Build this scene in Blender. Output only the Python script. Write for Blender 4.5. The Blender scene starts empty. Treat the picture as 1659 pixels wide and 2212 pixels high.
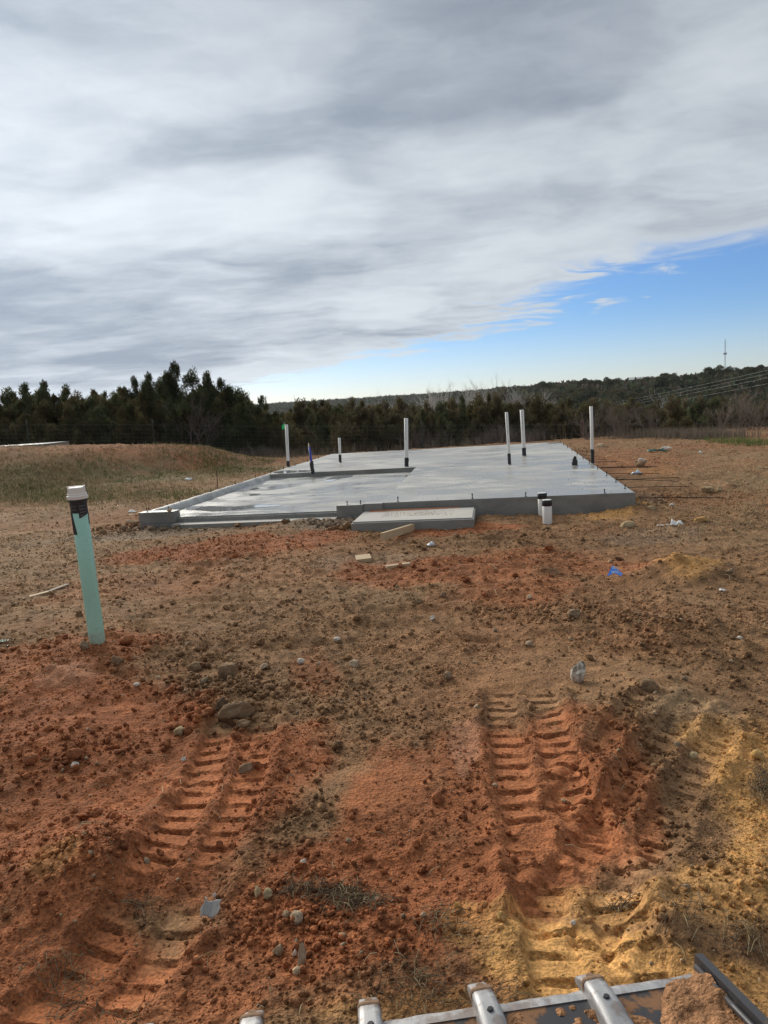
import bpy, bmesh, math, random
import numpy as np
from mathutils import Vector, Matrix, Euler

random.seed(7)
RNG = np.random.default_rng(11)
scene = bpy.context.scene
COL = scene.collection
R = math.radians

# ------------------------------------------------------------------ camera
CAM_H = 1.58
PITCH, ROLL = R(8.255), R(3.634)
F_PX, CX, CY, PW = 1533.0, 829.5, 1106.0, 1659.0        # focal length in photo units (1659 wide)
_cp, _sp = math.cos(PITCH), math.sin(PITCH)
_fw = np.array([0, _cp, -_sp]); _up0 = np.array([0, _sp, _cp]); _rt0 = np.array([1.0, 0, 0])
_rt = math.cos(ROLL) * _rt0 - math.sin(ROLL) * _up0
_up = math.sin(ROLL) * _rt0 + math.cos(ROLL) * _up0
cam_d = bpy.data.cameras.new('camera')
cam = bpy.data.objects.new('camera', cam_d); COL.objects.link(cam)
cam_d.sensor_fit = 'HORIZONTAL'; cam_d.sensor_width = 36.0
cam_d.lens = 36.0 * F_PX / PW
cam_d.clip_start = 0.05; cam_d.clip_end = 12000
cam.matrix_world = Matrix(((_rt[0], _up[0], -_fw[0], 0), (_rt[1], _up[1], -_fw[1], 0),
                           (_rt[2], _up[2], -_fw[2], CAM_H), (0, 0, 0, 1)))
scene.camera = cam

# ------------------------------------------------------------------ light and exposure
SUN_AZ, SUN_EL = R(-34), R(25)            # azimuth from +Y towards +X
SUN_DIR = Vector((math.sin(SUN_AZ) * math.cos(SUN_EL), math.cos(SUN_AZ) * math.cos(SUN_EL), math.sin(SUN_EL)))
sun_d = bpy.data.lights.new('sun', 'SUN'); sun_d.energy = 2.4; sun_d.angle = R(38); sun_d.color = (1.0, 0.93, 0.82)
sun = bpy.data.objects.new('sun', sun_d); COL.objects.link(sun)
sun.rotation_euler = (-SUN_DIR).to_track_quat('-Z', 'Y').to_euler()
scene.view_settings.view_transform = 'Standard'
scene.view_settings.look = 'None'
scene.view_settings.exposure = 0.58
scene.view_settings.gamma = 1.0
scene.view_settings.use_curve_mapping = False
scene.render.engine = 'CYCLES'
scene.cycles.max_bounces = 6
scene.cycles.diffuse_bounces = 3
scene.cycles.glossy_bounces = 3
scene.cycles.use_denoising = True


# ------------------------------------------------------------------ node helpers
class NT:
    def __init__(s, tree): s.t = tree; s.n = tree.nodes; s.l = tree.links
    def new(s, typ, **kw):
        n = s.n.new(typ)
        for k, v in kw.items(): setattr(n, k, v)
        return n
    def put(s, sock, v):
        if isinstance(v, bpy.types.NodeSocket): s.l.new(v, sock)
        elif v is not None: sock.default_value = v
    def math(s, op, a, b=None, c=None, clamp=False):
        n = s.new('ShaderNodeMath', operation=op); n.use_clamp = clamp
        s.put(n.inputs[0], a)
        if b is not None: s.put(n.inputs[1], b)
        if c is not None: s.put(n.inputs[2], c)
        return n.outputs[0]
    def mix(s, fac, a, b, blend='MIX'):
        n = s.new('ShaderNodeMix', data_type='RGBA', blend_type=blend)
        s.put(n.inputs[0], fac); s.put(n.inputs[6], a); s.put(n.inputs[7], b)
        return n.outputs[2]
    def noise(s, vec, scale, detail=4, rough=0.55, dist=0.0, out='Fac'):
        n = s.new('ShaderNodeTexNoise')
        if vec is not None: s.l.new(vec, n.inputs['Vector'])
        n.inputs['Scale'].default_value = scale; n.inputs['Detail'].default_value = detail
        n.inputs['Roughness'].default_value = rough; n.inputs['Distortion'].default_value = dist
        return n.outputs[out]
    def ramp(s, fac, lo, hi, clo=0.0, chi=1.0):
        n = s.new('ShaderNodeMapRange', interpolation_type='SMOOTHSTEP')
        s.put(n.inputs[0], fac); s.put(n.inputs[1], lo); s.put(n.inputs[2], hi); s.put(n.inputs[3], clo); s.put(n.inputs[4], chi)
        return n.outputs[0]
    def mapping(s, vec, scale=(1, 1, 1), rot=(0, 0, 0), loc=(0, 0, 0)):
        n = s.new('ShaderNodeMapping'); s.l.new(vec, n.inputs[0])
        n.inputs['Scale'].default_value = scale; n.inputs['Rotation'].default_value = rot; n.inputs['Location'].default_value = loc
        return n.outputs[0]
    def bump(s, height, strength=0.5, dist=0.01, normal=None):
        n = s.new('ShaderNodeBump'); s.put(n.inputs['Height'], height)
        n.inputs['Strength'].default_value = strength; n.inputs['Distance'].default_value = dist
        if normal is not None: s.l.new(normal, n.inputs['Normal'])
        return n.outputs[0]


def rgba(c): return (c[0], c[1], c[2], 1.0)


# ------------------------------------------------------------------ sky: clear blue behind a sheet of layered cloud
world = bpy.data.worlds.new('World'); scene.world = world; world.use_nodes = True
W = NT(world.node_tree); W.n.clear()
sky = W.new('ShaderNodeTexSky', sky_type='NISHITA'); sky.sun_disc = False
sky.sun_elevation = SUN_EL; sky.sun_rotation = SUN_AZ
sky.air_density = 1.0; sky.dust_density = 0.25; sky.ozone_density = 2.0; sky.altitude = 300
tc = W.new('ShaderNodeTexCoord'); dirv = tc.outputs['Generated']
sep = W.new('ShaderNodeSeparateXYZ'); W.l.new(dirv, sep.inputs[0])
dz = W.math('ADD', W.math('MAXIMUM', sep.outputs[2], 0.0), 0.03)
px = W.math('DIVIDE', sep.outputs[0], dz); py = W.math('DIVIDE', sep.outputs[1], dz)
comb = W.new('ShaderNodeCombineXYZ'); W.put(comb.inputs[0], px); W.put(comb.inputs[1], py)
plane = comb.outputs[0]
dz2 = W.math('ADD', W.math('MAXIMUM', sep.outputs[2], 0.0), 0.10)
cb2 = W.new('ShaderNodeCombineXYZ'); W.put(cb2.inputs[0], W.math('DIVIDE', sep.outputs[0], dz2)); W.put(cb2.inputs[1], W.math('DIVIDE', sep.outputs[1], dz2))
plane2 = cb2.outputs[0]
st = W.mapping(plane2, scale=(0.74, 1.25, 1), rot=(0, 0, R(19)))       # drawn-out bands
warp = W.noise(plane2, 1.3, 3, 0.5, out='Color')
wv = W.new('ShaderNodeVectorMath', operation='MULTIPLY_ADD'); W.l.new(warp, wv.inputs[0])
wv.inputs[1].default_value = (1.3, 1.1, 0); W.l.new(st, wv.inputs[2]); stw = wv.outputs[0]
n_big = W.noise(stw, 0.60, 2, 0.45)
n_mid = W.noise(stw, 1.25, 4, 0.48)
n_edge = W.noise(stw, 2.6, 6, 0.62)
wf = W.new('ShaderNodeVectorMath', operation='MULTIPLY_ADD'); W.l.new(W.noise(plane2, 2.5, 4, 0.6, out='Color'), wf.inputs[0]); wf.inputs[1].default_value = (0.5, 0.5, 0); W.l.new(W.mapping(plane2, scale=(1.2, 1.9, 1), rot=(0, 0, R(19))), wf.inputs[2])
n_fine = W.noise(wf.outputs[0], 3.0, 7, 0.62)
# cloud cover: the sheet ends along two lines in the plane of the layer
s0 = W.math('SUBTRACT', W.math('SUBTRACT', 6.05, W.math('MULTIPLY', px, 0.615)), py)
s1 = W.math('DIVIDE', W.math('SUBTRACT', W.math('SUBTRACT', 10.2, W.math('MULTIPLY', px, 1.5)), py), 1.8)
s2 = W.math('SUBTRACT', 1.85, px)
en = W.math('MULTIPLY', W.math('SUBTRACT', n_edge, 0.5), 4.2)
sd = W.math('MAXIMUM', W.math('ADD', s0, W.math('MULTIPLY', en, 0.45)), W.math('ADD', W.math('MINIMUM', s1, s2), en))
cover = W.ramp(sd, -0.10, 0.75)
# thickness shades the layer from white to slate; brighter where the hidden sun stands behind it
dotn = W.new('ShaderNodeVectorMath', operation='DOT_PRODUCT'); W.l.new(dirv, dotn.inputs[0]); 
dotn.inputs[1].default_value = tuple(SUN_DIR)
glow = W.math('POWER', W.math('MAXIMUM', dotn.outputs['Value'], 0.0), 7.0)
dens = W.math('ADD', W.math('MULTIPLY', n_big, 0.54), W.math('ADD', W.math('MULTIPLY', n_mid, 0.32), W.math('MULTIPLY', n_fine, 0.14)))
thick = W.math('MULTIPLY', W.ramp(dens, 0.36, 0.64), W.ramp(sd, 0.2, 2.2, 0.25, 1.0))
cl = W.mix(thick, (4.95, 5.35, 5.75, 1), (1.95, 2.32, 2.9, 1))
gain = W.math('ADD', W.ramp(sep.outputs[2], 0.15, 0.55, 0.92, 0.76), W.math('MULTIPLY', glow, 0.42))
mulc = W.new('ShaderNodeVectorMath', operation='SCALE'); W.l.new(cl, mulc.inputs[0]); W.put(mulc.inputs['Scale'], gain)
tint = W.mix(W.ramp(sep.outputs[2], 0.015, 0.13), (0.60, 0.66, 0.86, 1), (0.37, 0.54, 0.80, 1))
blue = W.mix(1.0, sky.outputs[0], tint, 'MULTIPLY')
allsky = W.mix(cover, blue, mulc.outputs[0])
bg = W.new('ShaderNodeBackground'); W.l.new(allsky, bg.inputs[0]); bg.inputs[1].default_value = 0.1
wo = W.new('ShaderNodeOutputWorld'); W.l.new(bg.outputs[0], wo.inputs[0])


# ------------------------------------------------------------------ geometry helpers
def ray(u, v):
    return _fw + (u - CX) / F_PX * _rt - (v - CY) / F_PX * _up

def gp(u, v, z=0.0):
    """point of the level z seen at (u, v)"""
    d = ray(u, v); t = (z - CAM_H) / d[2]
    return np.array([t * d[0], t * d[1], z])

def at(u, v, y):
    """point at distance y seen at (u, v)"""
    d = ray(u, v); t = y / d[1]
    return np.array([t * d[0], y, CAM_H + t * d[2]])

def sstep(a, b, x):
    t = np.clip((x - a) / (b - a), 0, 1); return t * t * (3 - 2 * t)

_GT = np.random.default_rng(3).permutation(4096).astype(np.int32)
_GA = np.linspace(0, 2 * np.pi, 4096, endpoint=False)
_GC = (np.cos(_GA) * 1.5).astype(np.float32); _GS = (np.sin(_GA) * 1.5).astype(np.float32)

def pnoise(x, y, seed=0):
    x0 = np.floor(x); y0 = np.floor(y); fx = (x - x0).astype(np.float32); fy = (y - y0).astype(np.float32)
    ix = x0.astype(np.int32) + seed * 101; iy = y0.astype(np.int32) + seed * 57
    h0 = _GT[ix & 4095]; h1 = _GT[(ix + 1) & 4095]
    def g(h, j, dx, dy):
        k = _GT[(h + iy + j) & 4095]
        return _GC[k] * dx + _GS[k] * dy
    u = fx * fx * fx * (fx * (fx * 6 - 15) + 10); v = fy * fy * fy * (fy * (fy * 6 - 15) + 10)
    a = g(h0, 0, fx, fy); b = g(h1, 0, fx - 1, fy); c = g(h0, 1, fx, fy - 1); d = g(h1, 1, fx - 1, fy - 1)
    a += u * (b - a); c += u * (d - c)
    return a + v * (c - a)

def worley(x, y, scale, seed=0):
    """packed rounded lumps: height 0..1 of the lump nearest to each place"""
    x = x / scale; y = y / scale; x0 = np.floor(x).astype(np.int32); y0 = np.floor(y).astype(np.int32); out = np.zeros(x.shape, np.float32)
    for i in (-1, 0, 1):
        for j in (-1, 0, 1):
            k = _GT[(_GT[(x0 + i + seed * 31) & 4095] + y0 + j) & 4095]
            ox = (k & 63) / 63.0; oy = ((k >> 6) & 63) / 63.0; am = 0.25 + 0.75 * ((k * 7) & 255) / 255.0
            d = ((x - x0 - i - ox) ** 2 + (y - y0 - j - oy) ** 2) / (0.35 + 0.5 * am)
            out = np.maximum(out, am * np.sqrt(np.clip(1 - d, 0, 1)))
    return out

def fbm(x, y, scale, oct=4, seed=0, gain=0.5):
    f = 1.0 / scale; a = 1.0; s = 0; n = 0
    for i in range(oct):
        s = s + a * pnoise(x * f + 17.3 * i, y * f - 9.1 * i, seed + i); n += a; f *= 2.03; a *= gain
    return s / n

def mesh_np(name, verts, faces, mat=None, smooth=False, col=None, parent=None, link=True, loop=None):
    """faces: (n,3) or (n,4) int array"""
    me = bpy.data.meshes.new(name)
    verts = np.ascontiguousarray(verts, np.float32); faces = np.ascontiguousarray(faces, np.int32)
    k = faces.shape[1]; nf = len(faces)
    me.vertices.add(len(verts)); me.vertices.foreach_set('co', verts.ravel())
    me.loops.add(nf * k); me.loops.foreach_set('vertex_index', faces.ravel())
    me.polygons.add(nf); me.polygons.foreach_set('loop_start', np.arange(0, nf * k, k, dtype=np.int32))
    if smooth: me.polygons.foreach_set('use_smooth', np.ones(nf, bool))
    if col is not None:
        a = me.color_attributes.new('soil', 'FLOAT_COLOR', 'POINT')
        c4 = np.ones((len(verts), 4), np.float32); c4[:, :col.shape[1]] = col; a.data.foreach_set('color', c4.ravel())
    me.update(calc_edges=True)
    if mat: me.materials.append(mat)
    if not link: return me
    o = bpy.data.objects.new(name, me); COL.objects.link(o)
    if parent: o.parent = parent
    return o

def obj_bm(name, bm, mat=None, parent=None, smooth=False):
    me = bpy.data.meshes.new(name)
    bmesh.ops.recalc_face_normals(bm, faces=bm.faces)
    bm.to_mesh(me); bm.free()
    if smooth:
        for p in me.polygons: p.use_smooth = True
    if mat: me.materials.append(mat)
    o = bpy.data.objects.new(name, me); COL.objects.link(o)
    if parent: o.parent = parent
    return o

def tag(o, label=None, cat=None, group=None, kind=None):
    if label: o['label'] = label
    if cat: o['category'] = cat
    if group: o['group'] = group
    if kind: o['kind'] = kind
    return o

def empty(name, loc=(0, 0, 0), rz=0.0):
    o = bpy.data.objects.new(name, None); COL.objects.link(o)
    o.location = loc; o.rotation_euler = (0, 0, rz); o.empty_display_size = 0.1
    return o

def copy_tree(root, loc, rz=0.0, scale=(1, 1, 1)):
    r = root.copy(); COL.objects.link(r); r.location = loc; r.rotation_euler = (0, 0, rz); r.scale = scale
    for ch in list(root.children):
        c = ch.copy(); COL.objects.link(c); c.parent = r
        for g in ch.children:
            d = g.copy(); COL.objects.link(d); d.parent = c
    return r

def add_box(bm, x0, x1, y0, y1, z0, z1):
    v = [bm.verts.new(p) for p in ((x0, y0, z0), (x1, y0, z0), (x1, y1, z0), (x0, y1, z0), (x0, y0, z1), (x1, y0, z1), (x1, y1, z1), (x0, y1, z1))]
    return [bm.faces.new([v[i] for i in f]) for f in ((0, 3, 2, 1), (4, 5, 6, 7), (0, 1, 5, 4), (1, 2, 6, 5), (2, 3, 7, 6), (3, 0, 4, 7))]

def prism(bm, poly, z0, z1):
    lo = [bm.verts.new((x, y, z0)) for x, y in poly]; hi = [bm.verts.new((x, y, z1)) for x, y in poly]
    n = len(poly); bm.faces.new(lo[::-1]); bm.faces.new(hi)
    for i in range(n): bm.faces.new((lo[i], lo[(i + 1) % n], hi[(i + 1) % n], hi[i]))

def bevel_all(bm, w, seg=2, ang=30):
    ed = [e for e in bm.edges if len(e.link_faces) == 2 and e.calc_face_angle(0) > R(ang)]
    bmesh.ops.bevel(bm, geom=ed, offset=w, segments=seg, affect='EDGES', profile=0.5)

def tube(bm, pts, radii, n=8, caps=True):
    """loft rings along a polyline"""
    pts = [Vector(p) for p in pts]
    if not hasattr(radii, '__len__'): radii = [radii] * len(pts)
    rings = []
    for i, p in enumerate(pts):
        t = (pts[min(i + 1, len(pts) - 1)] - pts[max(i - 1, 0)])
        if t.length < 1e-9: t = Vector((0, 0, 1))
        t.normalize()
        a = t.cross(Vector((0, 1, 0.03))) if abs(t.y) < 0.9 else t.cross(Vector((1, 0, 0.03)))
        a.normalize(); b = t.cross(a)
        rings.append([bm.verts.new(p + (a * math.cos(2 * math.pi * k / n) + b * math.sin(2 * math.pi * k / n)) * radii[i]) for k in range(n)])
    for i in range(len(rings) - 1):
        for k in range(n):
            bm.faces.new((rings[i][k], rings[i][(k + 1) % n], rings[i + 1][(k + 1) % n], rings[i + 1][k]))
    if caps and n > 2: bm.faces.new(rings[0][::-1]); bm.faces.new(rings[-1])

def ico(sub):
    bm = bmesh.new(); bmesh.ops.create_icosphere(bm, subdivisions=sub, radius=1.0)
    bm.verts.ensure_lookup_table(); bm.verts.index_update()
    v = np.array([x.co[:] for x in bm.verts]); f = np.array([[q.index for q in p.verts] for p in bm.faces]); bm.free()
    return v, f

ICO1, ICO2, ICO3 = ico(1), ico(2), ico(3)

def rock_shape(base, seed, rough=0.3, flat=0.75, cuts=10):
    """a lumpy stone: radial lumps, then cut by a few planes"""
    r = np.random.default_rng(seed); v, f = base; v = v.copy()
    for k in range(5):
        d = r.normal(size=3); d /= np.linalg.norm(d)
        v *= (1 + rough * 0.5 * np.clip(v @ d, -0.4, 1) * r.uniform(-1, 1))[:, None]
    for k in range(cuts):
        d = r.normal(size=3); d /= np.linalg.norm(d); c = r.uniform(0.48, 0.88)
        over = np.clip(v @ d - c, 0, None); v -= over[:, None] * d * 0.9
    v += r.normal(size=v.shape) * rough * 0.10
    v[:, 2] *= flat
    return v, f

def rotmats(n, r, tilt=0.6):
    a = r.uniform(0, 2 * np.pi, n); b = r.normal(0, tilt, n); c = r.normal(0, tilt, n)
    ca, sa, cb, sb, cc, sc = np.cos(a), np.sin(a), np.cos(b), np.sin(b), np.cos(c), np.sin(c)
    Z = np.zeros(n); O = np.ones(n)
    Rz = np.stack([ca, -sa, Z, sa, ca, Z, Z, Z, O], -1).reshape(n, 3, 3)
    Rx = np.stack([O, Z, Z, Z, cb, -sb, Z, sb, cb], -1).reshape(n, 3, 3)
    Ry = np.stack([cc, Z, sc, Z, O, Z, -sc, Z, cc], -1).reshape(n, 3, 3)
    return Rz @ Rx @ Ry

def scatter_merge(shapes, pos, scl, r, tilt=0.6):
    """place copies of the shapes; returns verts, faces, and the copy each vertex belongs to"""
    n = len(pos); which = r.integers(0, len(shapes), n); M = rotmats(n, r, tilt)
    VV, FF, ID = [], [], []; off = 0
    for k, (v, f) in enumerate(shapes):
        idx = np.nonzero(which == k)[0]
        if not len(idx): continue
        p = np.einsum('nij,nkj->nki', M[idx], v[None] * scl[idx][:, None, :]) + pos[idx][:, None, :]
        VV.append(p.reshape(-1, 3)); nv = len(v)
        FF.append((f[None] + (np.arange(len(idx)) * nv)[:, None, None] + off).reshape(-1, f.shape[1])); off += nv * len(idx)
        ID.append(np.repeat(idx, nv))
    return np.concatenate(VV), np.concatenate(FF), np.concatenate(ID)


# ------------------------------------------------------------------ materials
def new_mat(name):
    m = bpy.data.materials.new(name); m.use_nodes = True
    t = NT(m.node_tree); b = t.n.get('Principled BSDF')
    return m, t, b

def simple(name, col, rough=0.6, metal=0.0, var=0.12, scale=20.0, bumps=0.15, bdist=0.004, spec=0.5):
    m, t, b = new_mat(name)
    tc = t.new('ShaderNodeTexCoord'); n = t.noise(tc.outputs['Object'], scale, 5, 0.6)
    c = t.mix(n, rgba([x * (1 - var * 1.6) for x in col]), rgba([min(1, x * (1 + var * 1.6)) for x in col]))
    t.put(b.inputs['Base Color'], c); b.inputs['Roughness'].default_value = rough; b.inputs['Metallic'].default_value = metal
    b.inputs['Specular IOR Level'].default_value = spec
    if bumps: t.put(b.inputs['Normal'], t.bump(t.noise(tc.outputs['Object'], scale * 3, 4, 0.6), bumps, bdist))
    return m

def soil_mat(name, fine=True):
    m, t, b = new_mat(name)
    at_ = t.new('ShaderNodeAttribute', attribute_name='soil')
    g = t.new('ShaderNodeNewGeometry'); pos = g.outputs['Position']
    n1 = t.noise(pos, 9.0, 4, 0.6); n2 = t.noise(pos, 75.0, 5, 0.7)
    k = t.math('MULTIPLY', t.ramp(n1, 0.25, 0.75, 0.80, 1.18), t.ramp(n2, 0.28, 0.72, 0.56, 1.42))
    v = t.new('ShaderNodeVectorMath', operation='SCALE'); t.l.new(at_.outputs['Color'], v.inputs[0]); t.put(v.inputs['Scale'], k)
    t.put(b.inputs['Base Color'], v.outputs[0])
    b.inputs['Roughness'].default_value = 0.92; b.inputs['Specular IOR Level'].default_value = 0.2
    if fine:
        h1 = t.noise(pos, 38.0, 5, 0.65); h2 = t.noise(pos, 160.0, 3, 0.6)
        vor = t.new('ShaderNodeTexVoronoi'); t.l.new(pos, vor.inputs['Vector']); vor.inputs['Scale'].default_value = 85.0
        hh = t.math('ADD', t.math('MULTIPLY', h1, 1.0), t.math('ADD', t.math('MULTIPLY', h2, 0.35), t.math('MULTIPLY', vor.outputs['Distance'], -0.35)))
        hh = t.math('ADD', hh, t.math('MULTIPLY', t.noise(pos, 13.0, 4, 0.6), 1.6))
        hh = t.math('MULTIPLY', hh, at_.outputs['Alpha'])
        t.put(b.inputs['Normal'], t.bump(hh, 1.0, 0.020))
    return m

def attr_mat(name, rough=0.8, spec=0.3, transl=0.0):
    m, t, b = new_mat(name)
    a = t.new('ShaderNodeAttribute', attribute_name='soil')
    oi = t.new('ShaderNodeObjectInfo')
    v = t.new('ShaderNodeVectorMath', operation='SCALE'); t.l.new(a.outputs['Color'], v.inputs[0])
    t.put(v.inputs['Scale'], t.math('ADD', 0.75, t.math('MULTIPLY', oi.outputs['Random'], 0.5)))
    t.put(b.inputs['Base Color'], v.outputs[0]); b.inputs['Roughness'].default_value = rough
    b.inputs['Specular IOR Level'].default_value = spec
    if transl:
        tr = t.new('ShaderNodeBsdfTranslucent'); t.l.new(v.outputs[0], tr.inputs[0])
        mx = t.new('ShaderNodeMixShader'); mx.inputs[0].default_value = transl
        out = t.n.get('Material Output'); t.l.new(b.outputs[0], mx.inputs[1]); t.l.new(tr.outputs[0], mx.inputs[2]); t.l.new(mx.outputs[0], out.inputs[0])
    return m

M_SOIL = soil_mat('soil')
M_CLOD = soil_mat('clod_soil')
M_LEAF = attr_mat('needles', 0.85, 0.15, 0.28)
M_BLADE = attr_mat('blades', 0.8, 0.2, 0.2)
M_BARK = simple('bark', (0.075, 0.062, 0.052), 0.95, var=0.3, scale=8)
M_PALEBARK = simple('pale_bark', (0.50, 0.46, 0.41), 0.95, var=0.25, scale=6)
M_TWIG = simple('twig', (0.19, 0.15, 0.125), 0.95, var=0.3, scale=3)


# ------------------------------------------------------------------ terrain
FENCE_Y = 27.0
def far_dist(a):
    return np.interp(np.degrees(a), [-60, -28, -10, 2, 8, 12, 18, 30, 60], [1700, 1600, 1500, 1150, 800, 480, 400, 360, 360])

def fence_base(x):
    return np.interp(x, [-40, -14.6, -9, -4, 1.4, 7.5, 14, 25, 40], [1.2, 0.72, 0.4, 0.0, -0.3, -0.65, -1.0, -1.5, -2.0])

def macro(x, y):
    x = np.asarray(x, float); y = np.asarray(y, float)
    r = np.hypot(x, y); a = np.arctan2(x, np.maximum(y, 1e-3))
    z = fence_base(x) * sstep(15.5, 27, y)
    crest = np.interp(x, [-30, -13, -7.2, -5.7, -4.6, -3.3], [1.3, 1.15, 0.86, 0.7, 0.46, 0.0])
    yf = np.interp(x, [-16, -9.3, -4], [14.5, 16.6, 22.5])
    m = sstep(0, 1, (y - yf) / 4.6)
    terr = crest * m * (1 - sstep(24.0, 26.5, y))
    z = np.where(y < 26.8, np.maximum(z, terr), z)
    # slab apron
    z = z + 0.05 * sstep(6.5, 9.5, y) * (1 - sstep(11, 14, y)) * np.exp(-((x - 0.3) / 5.0) ** 2)
    # beyond the fence the ground drops into a valley and climbs to the far ridge
    D = far_dist(a); t = r / D
    ridge = CAM_H + 0.0155 * D - 4.0
    low = -9.0
    s1 = sstep(26, 120, r); s2 = sstep(0.30, 1.0, t)
    zf = fence_base(np.clip(x, -25, 25)) * (1 - s1) + low * s1
    zf = zf * (1 - s2) + ridge * s2
    zf = np.where(t > 1, ridge - (t - 1) * 0.02 * D, zf)
    zf = zf + np.where(r > 60, fbm(x, y, 90, 3, 91) * 2.0 * sstep(60, 200, r), 0)
    w = sstep(26.5, 30, y)
    return np.where(y > 26.5, z * (1 - w) + zf * w, z)

# --- tracks pressed into the clay by the loader
TRACKS = [   # centre line, half width, strength, phase
    ([(-0.83, 3.75), (-0.80, 3.43), (-0.778, 2.889), (-0.81, 2.408), (-0.864, 2.058), (-0.952, 1.747), (-1.05, 1.3)], 0.18, 1.0, 0.0),
    ([(0.70, 3.80), (0.645, 3.437), (0.577, 2.726), (0.561, 2.269), (0.52, 1.85), (0.48, 1.3)], 0.19, 1.0, 0.35),
    ([tuple(gp(1480, 1500)[:2]), tuple(gp(1330, 1640)[:2]), tuple(gp(1235, 1780)[:2])], 0.15, 0.85, 0.2),
    ([tuple(gp(1700, 1470)[:2]), tuple(gp(1350, 1400)[:2]), tuple(gp(1000, 1400)[:2]), tuple(gp(700, 1350)[:2])], 0.20, 0.38, 0.0),
    ([tuple(gp(-60, 1190)[:2]), tuple(gp(300, 1225)[:2]), tuple(gp(800, 1262)[:2]), tuple(gp(1300, 1245)[:2]), tuple(gp(1700, 1190)[:2])], 0.20, 0.5, 0.0),
    ([tuple(gp(-60, 1330)[:2]), tuple(gp(250, 1290)[:2]), tuple(gp(600, 1205)[:2]), tuple(gp(900, 1165)[:2])], 0.20, 0.4, 0.3),
    ([tuple(gp(1520, 1560)[:2]), tuple(gp(1400, 1720)[:2]), tuple(gp(1300, 1880)[:2]), tuple(gp(1180, 2060)[:2])], 0.16, 1.0, 0.1),
    ([tuple(gp(420, 1640)[:2]), tuple(gp(200, 1740)[:2]), tuple(gp(-60, 1850)[:2])], 0.15, 0.4, 0.6),
]
def polyline_st(x, y, pts):
    best = np.full(x.shape, 1e9); S = np.zeros(x.shape); T = np.zeros(x.shape); acc = 0.0
    for (x0, y0), (x1, y1) in zip(pts[:-1], pts[1:]):
        L = math.hypot(x1 - x0, y1 - y0); ux, uy = (x1 - x0) / L, (y1 - y0) / L
        s = (x - x0) * ux + (y - y0) * uy; sc = np.clip(s, 0, L)
        ex = x - (x0 + sc * ux); ey = y - (y0 + sc * uy); d = np.hypot(ex, ey)
        t = -(x - x0) * uy + (y - y0) * ux
        k = d < best; best = np.where(k, d, best); S = np.where(k, acc + sc, S); T = np.where(k, np.sign(t) * d, T); acc += L
    return S, T, acc

def tracks(x, y):
    """height change, and how smooth (pressed) the place is"""
    dz = np.zeros(x.shape); flat = np.zeros(x.shape)
    near = (np.hypot(x, y) < 13)
    if not near.any(): return dz, flat
    xs, ys = x[near], y[near]; Z = np.zeros(xs.shape); Fm = np.zeros(xs.shape)
    wob = 0.010 * fbm(xs, ys, 0.16, 2, 51) + 0.004 * fbm(xs, ys, 0.03, 1, 52)
    for i, (pts, hw, stg, ph) in enumerate(TRACKS):
        S, T, L = polyline_st(xs, ys, pts); S = S + wob; T = T + wob * 0.8
        at_ = np.abs(T)
        ends = sstep(0.0, 0.12, S) * (1 - sstep(L - 0.1, L, S))
        broke = sstep(-0.22, 0.0, fbm(xs, ys, 0.42, 3, 60 + i) + (0.16 if i == 0 else 0.05 * stg))
        inn = (1 - sstep(hw - 0.012, hw + 0.012, at_)) * ends * stg
        hwn = hw + 0.016 * fbm(xs, ys, 0.14, 2, 120 + i); inn = (1 - sstep(hwn - 0.012, hwn + 0.012, at_)) * ends * stg
        inn = inn * (1 - np.exp(-(at_ / 0.032) ** 4) * (.85 + .5 * fbm(xs, ys, .06, 2, 130 + i)))
        P = 0.195; colm = np.where(T > 0, 0.5, 0.0)
        phs = (S / P + ph + colm) % 1.0
        full = np.exp(-(np.minimum(np.abs(phs), np.abs(1 - phs)) * P / 0.0115) ** 6)
        half = np.exp(-((phs - 0.5) * P / 0.010) ** 6) * sstep(hw * 0.42, hw * 0.55, at_) * (1 - sstep(hw * 0.9, hw, at_))
        q = np.where(phs < 0.5, phs, phs - 0.5) * 2
        plate = (q - 0.5) * 0.010
        midr = np.exp(-(at_ / 0.026) ** 4) * (0.7 + 0.9 * fbm(xs, ys, 0.05, 2, 80 + i))
        bars = np.maximum(full, half)
        Z += inn * (-0.017 + broke * (plate - 0.016 * bars * (0.7 + 0.7 * fbm(xs, ys, 0.04, 2, 90 + i) + 0.8 * fbm(xs, ys, 0.25, 2, 95 + i)) + 0.004 * midr))
        rim = np.exp(-((at_ - hw - 0.045) / 0.035) ** 2) * ends * stg
        Z += rim * (0.016 + 0.03 * fbm(xs, ys, 0.10, 3, 70 + i))
        Fm = np.maximum(Fm, inn * broke * (1 - 0.8 * np.maximum(bars, midr)))
    dz[near] = Z; flat[near] = Fm
    return dz, flat

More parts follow.
